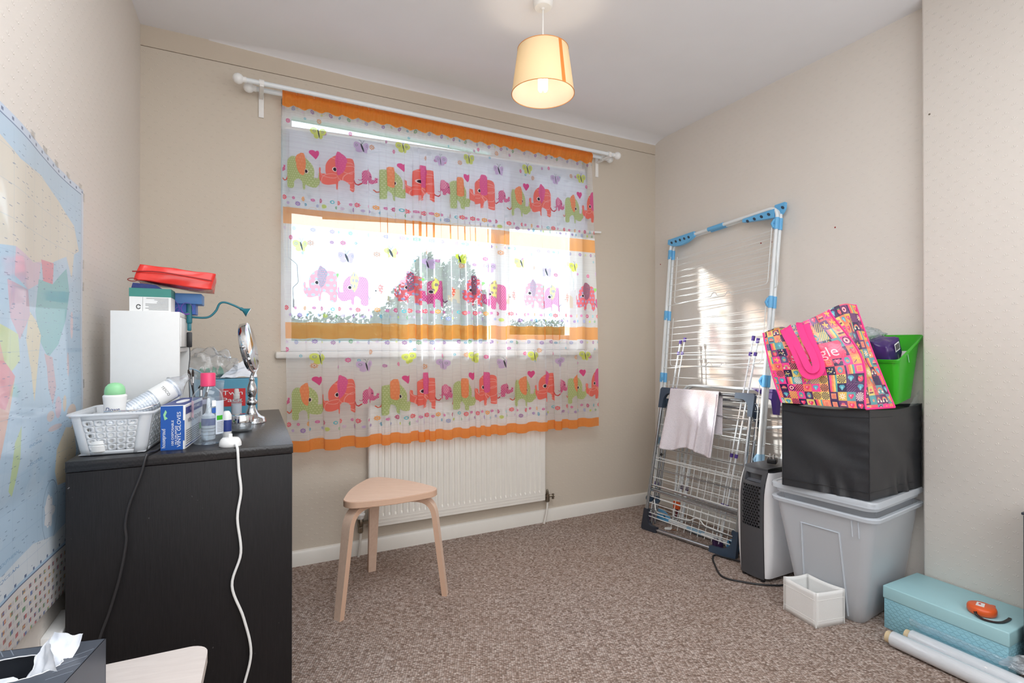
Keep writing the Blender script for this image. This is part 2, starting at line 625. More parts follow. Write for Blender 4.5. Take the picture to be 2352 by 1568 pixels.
def frosted(name, rgb, clear=.35, rough=.35):
    t = NT(name)
    c = lin(rgb)
    n = t.noise(t.coord(), 25, 3)
    nm = t.bump(n, .05, .002)
    tr = t.sh('ShaderNodeBsdfTransparent', tuple(.55 + .45 * v for v in c))
    df = t.mixs(.2, t.sh('ShaderNodeBsdfDiffuse', c, nm), t.sh('ShaderNodeBsdfTranslucent', c, nm))
    fr = t.fres(nm)
    gl = t.sh('ShaderNodeBsdfGlossy', (1, 1, 1), nm, Roughness=rough)
    return t.done(t.mixs(fr, t.mixs(1 - clear, tr, df), gl))
M_frost = frosted('frosted_clear_box', (244, 248, 253), .46)
M_frost_rim = frosted('frosted_rim', (236, 243, 250), .38, .22)
M_inner = frosted('clear_inner_box', (244, 248, 252), .85)
M_basket = frosted('frosted_white_basket', (244, 247, 250), .34, .3)
M_greenbin = frosted('translucent_green_bin', (62, 190, 40), .06, .25)

def glass_pane():
    t = NT('window_glass')
    fr = t.fres()
    tr = t.sh('ShaderNodeBsdfTransparent', (.97, .99, .985))
    gl = t.sh('ShaderNodeBsdfGlossy', (1, 1, 1), Roughness=.01)
    n = t.noise(t.coord(), 3, 2)
    return t.done(t.mixs(t.m('MULTIPLY', fr, t.m('ADD', .8, t.m('MULTIPLY', n, .2))), tr, gl))
M_glass = glass_pane()

def glow(name, rgb, strength):
    t = NT(name)
    return t.done(t.sh('ShaderNodeEmission', rgb, Strength=strength))
M_bulb = glow('lit_bulb', (1.0, .92, .80), 5)

def cloth(name, a, b, scale=300, rough=.9, bump=.4, dist=.002, **kw):
    t = NT(name)
    n = t.noise(t.coord(), scale, 3)
    return t.done(t.pbr(t.mixc(n, lin(a), lin(b)), rough, 0, t.bump(n, bump, dist), **kw))
M_towel = cloth('terry_towel', (214, 206, 212), (240, 234, 238), 260, .95, .9, .004)
M_blackbox = cloth('black_coated_fabric', (34, 35, 38), (50, 52, 56), 500, .38, .15)
M_whitebox = cloth('white_coated_fabric', (226, 226, 224), (240, 240, 238), 400, .5, .1)
M_redvinyl = cloth('red_vinyl', (214, 44, 38), (234, 62, 54), 20, .22, .15, .004)
M_tissue = cloth('soft_white_tissue', (228, 234, 242), (246, 248, 252), 120, .95, .2)
M_navycloth = cloth('navy_cloth', (28, 40, 92), (44, 58, 116), 200, .7, .2)
M_bluecard = plain('blue_card', (86, 142, 206), .5, 0, .06, 40)
M_tealcard = plain('teal_card', (60, 134, 124), .5, 0, .05, 40)
M_tissuebox = plain('tissue_box_blue', (92, 160, 188), .5, 0, .05, 30)
M_tulle = film('green_tulle', (.55, .9, .62), .05, .6, .4, 80)
# ------------------------------------------------------------------ room shell
XL, XR, YB, YF, H = -0.426, 2.404, 2.65, -0.75, 2.402
WX0, WX1, WZ0, WZ1 = 0.118, 1.858, 1.014, 2.205      # window opening
struct('floor', MB().box(XL - .1, XR + .1, YF - .1, YB + .05, -.06, 0), M_carpet)
struct('ceiling', MB().box(XL - .1, XR + .1, YF - .1, YB + .24, H, H + .1), M_ceiling)
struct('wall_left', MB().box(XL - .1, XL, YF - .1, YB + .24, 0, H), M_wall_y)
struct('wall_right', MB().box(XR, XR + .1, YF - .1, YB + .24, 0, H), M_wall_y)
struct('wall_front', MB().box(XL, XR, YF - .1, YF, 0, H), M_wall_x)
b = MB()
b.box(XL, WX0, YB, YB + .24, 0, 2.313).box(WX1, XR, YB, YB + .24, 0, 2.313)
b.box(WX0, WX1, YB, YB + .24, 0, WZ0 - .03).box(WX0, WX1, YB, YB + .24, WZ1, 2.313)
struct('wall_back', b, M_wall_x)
# chimney breast standing a little proud of the alcove
b = MB().rbox(2.335, XR + .05, YF, 1.08, -.01, H + .01, .010, 3)
struct('wall_chimney', b, M_wall_y)
# plastered lintel band above the paper's edge, and the sagging ceiling line above it
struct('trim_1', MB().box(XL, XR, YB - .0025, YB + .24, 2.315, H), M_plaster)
def cove(u, v):
    x = XL + .25 + u * (XR - XL - .25)
    k = min(1, u * 4)
    a = v * PI / 2
    return (x, YB - (.015 + .085 * k) * (1 - math.sin(a)) ** .8 - .001, H - (.004 + .022 * k) * (1 - math.cos(a)) ** .8)
struct('trim_2', MB().grid(cove, 30, 8), M_ceiling, 60)
def skirting(name, x0, y0, x1, y1, nx, ny):
    prof = [(0, 0), (.016, 0), (.016, .058), (.011, .068), (.004, .072), (0, .072)]
    mb = MB()
    vs = [(x0 + nx * d, y0 + ny * d, z) for d, z in prof] + [(x1 + nx * d, y1 + ny * d, z) for d, z in prof]
    n = len(prof)
    mb.mesh(vs, [(i, (i + 1) % n, n + (i + 1) % n, n + i) for i in range(n)] + [tuple(range(n)), tuple(range(2 * n - 1, n - 1, -1))])
    struct(name, mb, M_gloss_white, 30)
skirting('baseboard_back', XL, YB, XR, YB, 0, -1)
skirting('baseboard_left', XL, YF, XL, YB, 1, 0)
skirting('baseboard_right', XR, 1.08, XR, YB, -1, 0)
# window board
struct('trim_3', MB().rbox(.095, 1.885, 2.618, 2.72, .982, 1.014, .008, 3), M_gloss_white)

# ------------------------------------------------------------------ window
win = add('window_1', MB(), M_upvc, None, kind='structure', loc=(.988, 2.73, 1.014))
Y0, Y1 = 2.70, 2.76
b = MB()
b.rbox(WX0, WX0 + .05, Y0, Y1, WZ0, WZ1, .006).rbox(WX1 - .052, WX1, Y0, Y1, WZ0, WZ1, .006)
b.rbox(WX0 + .045, WX1 - .045, Y0, Y1, WZ0, WZ0 + .05, .006).rbox(WX0 + .045, WX1 - .045, Y0, Y1, WZ1 - .055, WZ1, .006)
add('window_frame', b, M_upvc, win)
add('mullion', MB().rbox(1.222, 1.286, Y0, Y1, WZ0 + .045, WZ1 - .05, .006), M_upvc, win)
sash = MB()
sx0, sx1, sz0, sz1 = 1.280, 1.812, WZ0 + .040, WZ1 - .045
sash.rbox(sx0, sx0 + .058, Y0 - .014, Y1 - .01, sz0, sz1, .008, 3).rbox(sx1 - .062, sx1, Y0 - .014, Y1 - .01, sz0, sz1, .008, 3)
sash.rbox(sx0 + .05, sx1 - .05, Y0 - .014, Y1 - .01, sz0, sz0 + .05, .008, 3).rbox(sx0 + .05, sx1 - .05, Y0 - .014, Y1 - .01, sz1 - .05, sz1, .008, 3)
so = add('sash', sash, M_upvc, win)
hb = MB().rbox(sx1 - .046, sx1 - .018, Y0 - .026, Y0 - .012, 1.46, 1.50, .004).rbox(sx1 - .040, sx1 - .024, Y0 - .042, Y0 - .028, 1.38, 1.50, .005)
add('handle', hb, M_upvc, so)
add('glass_pane', MB().box(WX0 + .045, 1.226, 2.735, 2.741, WZ0 + .045, WZ1 - .05), M_glass, win)
add('glass_pane', MB().box(sx0 + .052, sx1 - .054, 2.735, 2.741, sz0 + .045, sz1 - .045), M_glass, win)

# ------------------------------------------------------------------ outdoors
M_grass = cloth('lawn_grass', (70, 96, 52), (110, 132, 76), 3, .95, .1)
M_leaf = cloth('tree_leaves', (44, 70, 40), (88, 112, 62), 2, .8, .1)
M_bark = cloth('tree_bark', (74, 62, 50), (104, 90, 74), 8, .9, .5, .02)
GZ = -2.9
struct('ground', MB().box(-60, 90, 3.2, 120, GZ - .3, GZ), M_grass)
def leaves(mb, c, r, n, size, rng, squash=1.0):
    for _ in range(n):
        d = Vector((rng.gauss(0, 1), rng.gauss(0, 1), rng.gauss(0, 1))).normalized() * r * rng.uniform(.35, 1.0) ** .5
        p = Vector(c) + Vector((d.x, d.y, d.z * squash))
        a = Vector((rng.gauss(0, 1), rng.gauss(0, 1), rng.gauss(0, 1))).normalized()
        e = a.orthogonal().normalized(); f = a.cross(e)
        s = size * rng.uniform(.6, 1.3)
        mb.mesh([p - e * s * .5, p - f * s * .28 + e * s * .05, p + e * s * .5, p + f * s * .28 + e * s * .05], [(0, 1, 2, 3)])
rng = random.Random(3)
tr = thing('broadleaf_tree', 'broad leafy tree standing outside beyond the window', 'tree', (6.7, 20, GZ))
b = MB()
for c, r, n in [((6.4, 20, 3.5), 1.0, 520), ((7.5, 20, 3.5), .95, 480), ((5.6, 20, 2.5), 1.0, 520), ((6.9, 20, 2.2), 1.5, 900), ((8.2, 20, 2.4), 1.05, 520),
                ((5.0, 20, 1.4), 1.0, 460), ((8.7, 20, 1.2), 1.1, 480), ((6.6, 20, .6), 1.7, 900), ((6.2, 20, 4.2), .5, 170), ((7.6, 20, 4.3), .45, 130), ((4.5, 20, 2.0), .5, 120)]:
    leaves(b, c, r, int(n * 2.2), .21, rng)
add('foliage', b, M_leaf, tr, 0, kind='stuff')
b = MB().tube([(6.7, 20, GZ), (6.75, 20, -1), (6.65, 20, 1.2), (6.8, 20, 2.6)], [.3, .24, .18, .06], 10)
b.tube([(6.68, 20, .6), (5.8, 20, 1.8), (5.4, 20, 2.6)], [.12, .08, .03], 7).tube([(6.7, 20, .9), (7.6, 20, 2.0), (7.7, 20, 3.2)], [.12, .08, .03], 7)
add('trunk', b, M_bark, tr, 60)
for i, (x0, x1, y, zt, lab) in enumerate([(-6, 6.5, 27, 2.85, 'long green hedge row on the left far outside the window'), (6.5, 22, 29, 2.9, 'long green hedge row on the right far outside behind the tree')]):
    b = MB()
    n = int((x1 - x0) * 2)
    for k in range(n):
        x = x0 + (x1 - x0) * (k + .5) / n
        leaves(b, (x, y + rng.uniform(-.3, .3), zt - 1.15 + rng.uniform(-.2, .12)), .9, 150, .24, rng)
    b2 = MB().rbox(x0, x1, y - .55, y + .55, GZ, zt - .75, .3, 3)
    h = thing('hedge', lab, 'hedge', ((x0 + x1) / 2, y, GZ))
    add('foliage', b, M_leaf, h, 0, kind='stuff')
    add('hedge_body', b2, M_leaf, h, 60)
# ------------------------------------------------------------------ printed patterns, painted pixel by pixel in code
class Canvas:
    def __init__(s, w, h, rgb=(255, 255, 255), a=1.0):
        s.w, s.h = w, h
        s.c = np.empty((h, w, 4), np.float32)
        s.c[..., :3] = np.array(rgb, np.float32) / 255
        s.c[..., 3] = a
    def win(s, x0, y0, x1, y1):
        a, b, c, d = max(0, int(x0)), max(0, int(y0)), min(s.w, int(x1) + 1), min(s.h, int(y1) + 1)
        if a >= c or b >= d:
            return None
        yy, xx = np.mgrid[b:d, a:c].astype(np.float32)
        return s.c[b:d, a:c], xx + .5, yy + .5
    def put(s, view, mask, rgb, a=1.0, op=1.0):
        k = (mask * op)[..., None]
        view[..., :3] += (np.array(rgb, np.float32) / 255 - view[..., :3]) * k
        view[..., 3:] += (a - view[..., 3:]) * k
    def rect(s, x0, y0, x1, y1, rgb, a=1.0, op=1.0):
        w = s.win(x0, y0, x1 - 1, y1 - 1)
        if w: s.put(w[0], np.ones(w[1].shape, np.float32), rgb, a, op)
    def ell(s, cx, cy, rx, ry, rgb, a=1.0, op=1.0, ang=0.0, ring=0.0):
        R = max(rx, ry) + 2
        w = s.win(cx - R, cy - R, cx + R, cy + R)
        if not w: return
        v, x, y = w
        ca, sa = math.cos(ang), math.sin(ang)
        dx, dy = x - cx, y - cy
        q = np.sqrt(((dx * ca + dy * sa) / rx) ** 2 + ((-dx * sa + dy * ca) / ry) ** 2)
        m = np.clip((1 - q) * min(rx, ry) + .5, 0, 1)
        if ring: m *= np.clip((q - (1 - ring)) * min(rx, ry) + .5, 0, 1)
        s.put(v, m, rgb, a, op)
    def star(s, cx, cy, r, n, amp, rgb, a=1.0, op=1.0, ph=0.0):
        w = s.win(cx - r - 2, cy - r - 2, cx + r + 2, cy + r + 2)
        if not w: return
        v, x, y = w
        dx, dy = x - cx, y - cy
        rad = r * (1 - amp + amp * np.cos(n * (np.arctan2(dy, dx) + ph)))
        s.put(v, np.clip(rad - np.hypot(dx, dy) + .5, 0, 1), rgb, a, op)
    def poly(s, pts, rgb, a=1.0, op=1.0):
        xs = [p[0] for p in pts]; ys = [p[1] for p in pts]
        w = s.win(min(xs) - 1, min(ys) - 1, max(xs) + 1, max(ys) + 1)
        if not w: return
        v, x, y = w
        inside = np.zeros(x.shape, bool)
        j = len(pts) - 1
        for i in range(len(pts)):
            xi, yi = pts[i]; xj, yj = pts[j]
            if yi != yj:
                inside ^= ((yi > y) != (yj > y)) & (x < (xj - xi) * (y - yi) / (yj - yi) + xi)
            j = i
        s.put(v, inside.astype(np.float32), rgb, a, op)
    def line(s, pts, wd, rgb, a=1.0, op=1.0):
        for (x0, y0), (x1, y1) in zip(pts, pts[1:]):
            w = s.win(min(x0, x1) - wd - 1, min(y0, y1) - wd - 1, max(x0, x1) + wd + 1, max(y0, y1) + wd + 1)
            if not w: continue
            v, x, y = w
            L2 = (x1 - x0) ** 2 + (y1 - y0) ** 2 + 1e-9
            t = np.clip(((x - x0) * (x1 - x0) + (y - y0) * (y1 - y0)) / L2, 0, 1)
            d = np.hypot(x - x0 - t * (x1 - x0), y - y0 - t * (y1 - y0))
            s.put(v, np.clip(wd / 2 - d + .5, 0, 1), rgb, a, op)
    def text(s, body, cx, cy, h, rgb, rot=0.0, fit=None, a=1.0, shear=0.0):
        vs, fs, w = text_tris(body, shear)
        k = h / .72
        kx = fit / w if fit else k
        ca, sa = math.cos(rot), math.sin(rot)
        P = []
        for x, y in vs:
            X, Y = (x - w / 2) * kx, -(y - .36) * k
            P.append((cx + X * ca - Y * sa, cy + X * sa + Y * ca))
        for f in fs:
            s.poly([P[i] for i in f], rgb, a)
    def image(s, name):
        im = bpy.data.images.new(name, s.w, s.h, alpha=True)
        im.pixels.foreach_set(np.ascontiguousarray(np.clip(s.c[::-1], 0, 1)).ravel())
        im.update()
        im.pack()
        return im

def elephant(cv, cx, base, Hh, face, body, ear, eye=True, dots=None, eardots=None, swirls=False, aa=.8, wx=1.0, tail=None):
    """side-on elephant print: base = y of the feet, Hh = height in pixels, face = -1 looks left, +1 right"""
    W = Hh * 1.02 * wx
    w = cv.win(cx - W * .75, base - Hh * 1.05, cx + W * .75, base + Hh * .06)
    if not w: return
    v, x, y = w
    u = (x - cx) / W * (-face) * -1.0            # body space: trunk on the left when face=-1
    u = np.where(face < 0, (x - cx) / W, -(x - cx) / W) + .5
    t = 1 - (base - y) / Hh                       # 0 top, 1 feet
    def E(a, b, ra, rb): return ((u - a) / ra) ** 2 + ((t - b) / rb) ** 2 < 1
    def B(a0, a1, b0, b1): return (u > a0) & (u < a1) & (t > b0) & (t < b1)
    m = E(.48, .49, .262, .385) | E(.80, .34, .20, .22) | B(.46, .80, .13, .76) | B(.70, 1.0, .34, .80) | E(.55, .30, .26, .21)
    m |= B(.42, .56, .6, .95) | E(.49, .94, .07, .055) | B(.79, 1.0, .6, .95) | E(.895, .93, .105, .065)
    m &= ~(E(.675, .88, .115, .16) | B(.56, .79, .86, 1.1))
    # trunk
    for (x0, y0), (x1, y1), r0 in (((.40, .70), (.24, .765), .135), ((.24, .765), (.115, .70), .11), ((.10, .68), (.055, .53), .062)):
        L2 = (x1 - x0) ** 2 + (y1 - y0) ** 2
        s_ = np.clip(((u - x0) * (x1 - x0) + (t - y0) * (y1 - y0)) / L2, 0, 1)
        m |= np.hypot(u - x0 - s_ * (x1 - x0), t - y0 - s_ * (y1 - y0)) < r0
    m &= ~((u > .108) & (u < .222) & (t > .38) & (t < .575)) & ~E(.165, .575, .057, .055)
    mf = m.astype(np.float32)
    cv.put(v, mf, body, aa)
    if tail:
        sgn = -face
        cv.line([(cx + sgn * W * q, base - Hh * z) for q, z in ((.49, .30), (.53, .22), (.58, .20), (.63, .25))], Hh * .028, tail, aa)
    def dotmask(step, rad):
        yy = t / step; row = np.floor(yy)
        xx = u / step + .5 * (row % 2)
        return (np.hypot(xx - np.floor(xx) - .5, yy - row - .5) < rad).astype(np.float32)
    if dots: cv.put(v, mf * dotmask(dots[1], dots[2]), dots[0], aa)
    if swirls:
        for a, b, r in ((.30, .45, .26), (.84, .62, .3), (.92, .7, .24), (.36, .82, .22), (.8, .3, .22), (.78, .5, .26)):
            q = np.hypot(u - a, t - b)
            cv.put(v, mf * (np.abs(q - r) < .008).astype(np.float32), (255, 170, 160), aa)
    em = (E(.56, .30, .17, .31) | E(.62, .20, .13, .17)) & ~((u < .40) & (t > .3))
    em &= (t > .0)
    ef = em.astype(np.float32)
    cv.put(v, ef, ear, min(1, aa + .05))
    if eardots: cv.put(v, ef * dotmask(eardots[1], eardots[2]), eardots[0], aa)
    if eye:
        cv.put(v, E(.385, .48, .060, .062).astype(np.float32), (252, 236, 230), aa)
        cv.put(v, E(.385, .48, .042, .046).astype(np.float32), (60, 50, 60), .95)
    else:
        cv.put(v, E(.30, .45, .03, .03).astype(np.float32), (60, 50, 70), .95)

def butterfly(cv, cx, cy, s, rgb, aa=.68):
    for sx in (-1, 1):
        cv.ell(cx + sx * s * .42, cy - s * .12, s * .40, s * .34, rgb, aa, ang=sx * -.5)
        cv.ell(cx + sx * s * .26, cy + s * .34, s * .25, s * .22, rgb, aa)
        cv.ell(cx + sx * s * .46, cy - s * .14, s * .13, s * .13, (150, 150, 160), aa, ring=.4)
        cv.line([(cx, cy - s * .3), (cx + sx * s * .12, cy - s * .62), (cx + sx * s * .25, cy - s * .66)], s * .035, (110, 110, 120), aa)
    cv.ell(cx, cy + s * .06, s * .07, s * .42, (60, 60, 66), .9, ang=-.25)

def heart(cv, cx, cy, s, rgb, aa=.8):
    cv.ell(cx - s * .25, cy - s * .18, s * .29, s * .29, rgb, aa)
    cv.ell(cx + s * .25, cy - s * .18, s * .29, s * .29, rgb, aa)
    cv.poly([(cx - s * .52, cy - s * .06), (cx + s * .52, cy - s * .06), (cx, cy + s * .58)], rgb, aa)

def flower(cv, cx, cy, r, rgb, aa=.76, n=8):
    rgb = tuple(c + (255 - c) * .18 for c in rgb)
    cv.star(cx, cy, r, n, .16, rgb, aa)
    cv.ell(cx, cy, r * .34, r * .34, (250, 240, 236), aa)
    cv.ell(cx, cy, r * .2, r * .2, tuple(max(0, c - 40) for c in rgb), aa)

# curtain print: rows measured up the cloth in metres
CW, CH_, U0, U1, CZ0, CZ1 = 2304, 1792, -.62, 4.10, .545, 2.222
PPP = CW / (U1 - U0)
def CX(u): return (u - U0) * PPP
def CYp(z): return (CZ1 - z) / (CZ1 - CZ0) * CH_
ppm = CH_ / (CZ1 - CZ0)
cv = Canvas(CW, CH_, (246, 247, 250), .34)
ORANGE = (250, 150, 62)
rr = random.Random(11)
# cloth thread lines
cv.c[..., 3] += (np.random.default_rng(1).random((CH_, 1), np.float32) - .5) * .05
def band(z0, z1, a):
    cv.rect(0, CYp(z1), CW, CYp(z0), ORANGE if a > .6 else (249, 172, 88), a)  # bands before the window painted paler, backlight put into their colour
    for _ in range(90):
        cv.ell(rr.uniform(0, CW), rr.uniform(CYp(z1), CYp(z0)), 16, 16, (255, 170, 80), a, .35, ring=.15)
band(2.147, 2.222, .84); band(1.600, 1.676, .46); band(1.075, 1.149, .46); band(.545, .607, .78)
top_cols = [(232, 60, 84), (216, 70, 140), (244, 150, 60), (214, 70, 150), (190, 44, 100), (90, 190, 205), (238, 70, 80), (206, 80, 150)]
low_cols = [(200, 180, 220), (140, 100, 180), (60, 150, 190), (140, 150, 200), (200, 214, 120), (90, 160, 110), (208, 180, 214), (146, 90, 160)]
def double_row(z1, z2, aa=.8):
    n = int((U1 - U0) * 10.0)
    for i in range(n):
        u = U0 + (i + .5) / 10.0
        c = top_cols[i % 8]
        r = ppm * (.0125 if i % 2 == 0 else .008)
        if i % 8 == 5: cv.ell(CX(u), CYp(z1), ppm * .008, ppm * .008, c, aa, ring=.45)
        else: flower(cv, CX(u), CYp(z1), r, c, aa)
        c = low_cols[i % 8]
        r = ppm * (.012 if i % 3 == 1 else .0085)
        if i % 8 in (0, 4): cv.ell(CX(u + .04), CYp(z2), r * .8, r * .8, c, aa)
        else: flower(cv, CX(u + .04), CYp(z2), r, c, aa)
double_row(1.722, 1.697); double_row(1.216, 1.184); double_row(.684, .655)
def single_row(z, aa=.5):
    for i in range(int((U1 - U0) * 10)):
        flower(cv, CX(U0 + (i + .5) / 10), CYp(z), ppm * (.011 if i % 2 else .007), low_cols[(i * 3) % 8], aa)
single_row(1.060); single_row(1.582); single_row(2.135)
def scatter(z0, z1, seedv, n):
    q = random.Random(seedv)
    for k in range(n):
        u = U0 + (U1 - U0) * (k + q.uniform(.1, .9)) / n
        z = q.uniform(z0, z1)
        j = k % 4
        if j == 0: flower(cv, CX(u), CYp(z), ppm * .012, (216, 70, 130), .75)
        elif j == 1: cv.ell(CX(u), CYp(z), ppm * .006, ppm * .006, (90, 170, 190), .75, ring=.5)
        elif j == 2: flower(cv, CX(u), CYp(z), ppm * .0145, (214, 150, 110), .7)
        else: flower(cv, CX(u), CYp(z), ppm * .009, (170, 80, 150), .75)
scatter(1.99, 2.11, 5, 30); scatter(1.44, 1.56, 6, 30); scatter(.92, 1.03, 8, 30)
for row, (zb, hh) in enumerate(((1.783, .187), (.719, .183))):
    for k in range(-1, 5):
        o = k
        elephant(cv, CX(o), CYp(zb), hh * ppm, -1, (250, 122, 108), (230, 100, 156), True, None, ((240, 110, 160), .062, .36), True, .86, 1.0, (200, 60, 70))
        heart(cv, CX(o - .25), CYp(zb + .158), .040 * ppm, (230, 66, 140))
        elephant(cv, CX(o + .355), CYp(zb + .045), .080 * ppm, 1, (236, 130, 172), (230, 122, 162), False, ((190, 50, 110), .085, .33), ((250, 190, 210), .1, .3), False, .8, 1.0, (190, 70, 120))
        elephant(cv, CX(o + .64), CYp(zb - .018), .172 * ppm, 1, (182, 200, 132), (246, 146, 98), True, ((206, 218, 160), .062, .30), ((255, 160, 110), .09, .34), False, .82, .92, (210, 90, 70))
    for k in range(-1, 9):
        yel = k % 2 == 0
        butterfly(cv, CX(k * .5 - .22 + rr.uniform(-.03, .03)), CYp(zb + (.262 if yel else .228)), .050 * ppm, (214, 224, 96) if yel else (206, 178, 216))
for k in range(-1, 5):
    o = k + .80
    elephant(cv, CX(o), CYp(1.248), .168 * ppm, -1, (240, 108, 124), (96, 116, 140), True, ((170, 170, 216), .15, .26), ((190, 60, 100), .06, .42), False, .58, 1.0, (30, 60, 100))
    elephant(cv, CX(o + .36), CYp(1.236), .160 * ppm, -1, (232, 110, 172), (230, 220, 120), True, ((180, 40, 120), .05, .3), ((160, 140, 140), .17, .3), False, .58, .9, (120, 50, 110))
    elephant(cv, CX(o + .66), CYp(1.262), .085 * ppm, -1, (222, 206, 186), (236, 110, 90), False, None, ((255, 200, 190), .15, .3), False, .6)
    heart(cv, CX(o + .20), CYp(1.375), .024 * ppm, (150, 220, 110))
for k in range(-1, 9):
    yel = k % 2 == 1
    butterfly(cv, CX(k * .5 + .1), CYp(1.475 + (.03 if yel else -.01)), .050 * ppm, (224, 232, 90) if yel else (206, 178, 216))
IM_curtain = cv.image('curtain_print')

def sheer(name, img):
    t = NT(name)
    im = t.n('ShaderNodeTexImage', image=img)
    im.interpolation = 'Linear'; im.extension = 'EXTEND'
    t.l(t.n('ShaderNodeTexCoord').outputs['UV'], im.inputs['Vector'])
    df = t.sh('ShaderNodeBsdfDiffuse', im.outputs['Color'])
    tl = t.sh('ShaderNodeBsdfTranslucent', im.outputs['Color'])
    body = t.mixs(.5, df, tl)
    tr = t.sh('ShaderNodeBsdfTransparent', t.mixc(.55, im.outputs['Color'], (1, 1, 1)))
    return t.done(t.mixs(im.outputs['Alpha'], tr, body))
M_curtain = sheer('sheer_printed_voile', IM_curtain)

# ------------------------------------------------------------------ curtain rail
rail = thing('curtain_rail', 'white double curtain rail with round ball finials above the window', 'curtain rail', (.97, 2.65, 2.197))
for nm, y, z, x0, x1, r in (('front_pole', 2.520, 2.198, -.035, 1.965, .0105), ('rear_pole', 2.588, 2.198, .005, 1.960, .0105)):
    add(nm, MB().tube([(x0, y, z), (x1, y, z)], r, 14), M_white_tube, rail)
    for x, sg in ((x0, -1), (x1, 1)):
        f = MB().sphere((x + sg * .022, y, z), .0225, 18)
        f.lathe([(.0125, -.012), (.0125, .004), (.0105, .006)], 14, Matrix.Translation((x + sg * -.004, y, z)) @ Matrix.Rotation(PI / 2, 4, 'Y'))
        add('finial', f, M_white, rail)
for x in (.034, 1.925):
    b = MB().rbox(x - .011, x + .011, 2.642, 2.65, 2.095, 2.225, .002)
    b.rbox(x - .008, x + .008, 2.505, 2.645, 2.178, 2.188, .002)
    for y in (2.52, 2.588):
        b.tube([(x - .010, y, 2.198), (x + .010, y, 2.198)], .0155, 14)
        b.rbox(x - .008, x + .008, y - .006, y + .006, 2.18, 2.192, .001)
    add('bracket', b, M_white_matt, rail)
for x in (.30, .76, 1.22, 1.62):
    b = MB().rbox(x - .010, x + .010, 2.640, 2.65, 2.222, 2.238, .002).tube([(x, 2.632, 2.230), (x, 2.645, 2.230)], .004, 8)
    add('screw_plate', b, M_brass, rail)

# ------------------------------------------------------------------ curtain
AX = [(.120, -.585), (.36, 0), (.774, 1), (1.11, 2), (1.475, 3), (1.845, 4.03)]
def u_of(x):
    for (a, ua), (b_, ub) in zip(AX, AX[1:]):
        if x <= b_ or b_ == AX[-1][0]:
            return ua + (ub - ua) * (x - a) / (b_ - a)
NU, NV = 620, 84
frq = random.Random(21)
# irregular pleats: cumulative phase with slow beginning (flat left) and tight middle
knots = [.0, .075, .165, .245, .285, .345, .385, .425, .48, .525, .56, .605, .665, .735, .81, .865, .94, 1.0]
def phase(s):
    for i in range(len(knots) - 1):
        if s <= knots[i + 1]:
            q = (s - knots[i]) / (knots[i + 1] - knots[i])
            return (i + q) * 2 * PI
    return len(knots) * 2 * PI
kamp = [frq.uniform(.55, 1.25) for _ in knots]
def amp(s):
    i = min(len(knots) - 2, max(0, int(phase(s) / (2 * PI))))
    q = phase(s) / (2 * PI) - i
    q = q * q * (3 - 2 * q)
    return kamp[i] * (1 - q) + kamp[i + 1] * q
AMPS = [(phase(i / NU), amp(i / NU)) for i in range(NU + 1)]
def curt(u, v):
    i = round(u * NU)
    ph, a = AMPS[i]
    z = 2.219 - v * (2.219 - .556)
    d = 2.219 - z
    grow = min(1, max(0, (d - .05) / .35))
    grow = grow * grow * (3 - 2 * grow)
    x0 = .120 + .015 * v * v + u * (1.725 + .008 * v)
    drift = .010 * math.sin(1.7 * z + ph * .23) * v
    y = 2.586 - .032 * min(1, d / 1.0)
    edge = min(1, u * 14, (1 - u) * 14)
    A = a * (.0085 + .0025 * math.sin(3 * z + i * .01)) * grow * (.35 + .65 * edge)
    y += A * math.cos(ph) - .004 * grow
    x = x0 + drift + 1.12 * A * math.sin(2 * ph + .5) * edge
    # gathered heading round the pole
    g = max(0, 1 - d / .13)
    y += g * (.0034 * math.sin(u * 330 + 3 * math.sin(u * 37)) + .0022 * math.sin(u * 560 + 1))
    if d < .048:
        y += -.0165 * math.sin(PI * min(1, d / .048)) ** .45
    z += g * .0025 * math.sin(u * 300) + .004 * math.cos(ph) * v * edge
    return (x, y, z)
def cuv(u, v):
    x0 = .120 + u * 1.725
    z = 2.219 - v * (2.219 - .556)
    wob = .007 * math.sin(u * 150) * max(0, 1 - abs(z - 2.147) / .05)
    return ((u_of(x0) - U0) / (U1 - U0), (z + wob - CZ0) / (CZ1 - CZ0))
c_ = add('window_curtain', MB().grid(curt, NU, NV, 0, cuv), M_curtain, None, 180, loc=(.98, 2.586, 2.20))
tag(c_, 'sheer white curtain printed with coral and green elephants and orange bands', 'curtain')

# ------------------------------------------------------------------ roller blind behind it
bl = thing('roller_blind', 'pale grey printed blind half lowered behind the elephant curtain', 'blind', (.99, 2.645, 2.08))
cb = Canvas(1024, 256, (206, 210, 224))
q = random.Random(4)
for k in range(60):
    x, y = q.uniform(0, 1024), q.uniform(0, 256)
    j = k % 3
    if j == 0: cb.star(x, y, 9, 5, .3, (176, 182, 198))
    elif j == 1: cb.ell(x, y, 12, 11, (182, 188, 204), ring=.25)
    else:
        cb.line([(x - 20, y + 6), (x + 20, y - 6), (x + 22, y + 4), (x - 18, y + 16), (x - 20, y + 6)], 2.2, (180, 186, 202))
for k in range(16):
    x, y = q.uniform(0, 1024), q.uniform(30, 220)
    cb.line([(x + 46 * math.cos(a * .5), y + 30 * math.sin(a * .5 + .6)) for a in range(0, 11)], 1.6, (186, 191, 206))
IM_blind = cb.image('blind_print')
def blind_mat():
    t = NT('translucent_blind_cloth')
    im = t.n('ShaderNodeTexImage', image=IM_blind)
    t.l(t.n('ShaderNodeTexCoord').outputs['UV'], im.inputs['Vector'])
    return t.done(t.mixs(.13, t.sh('ShaderNodeBsdfDiffuse', im.outputs['Color']), t.sh('ShaderNodeBsdfTranslucent', im.outputs['Color'])))
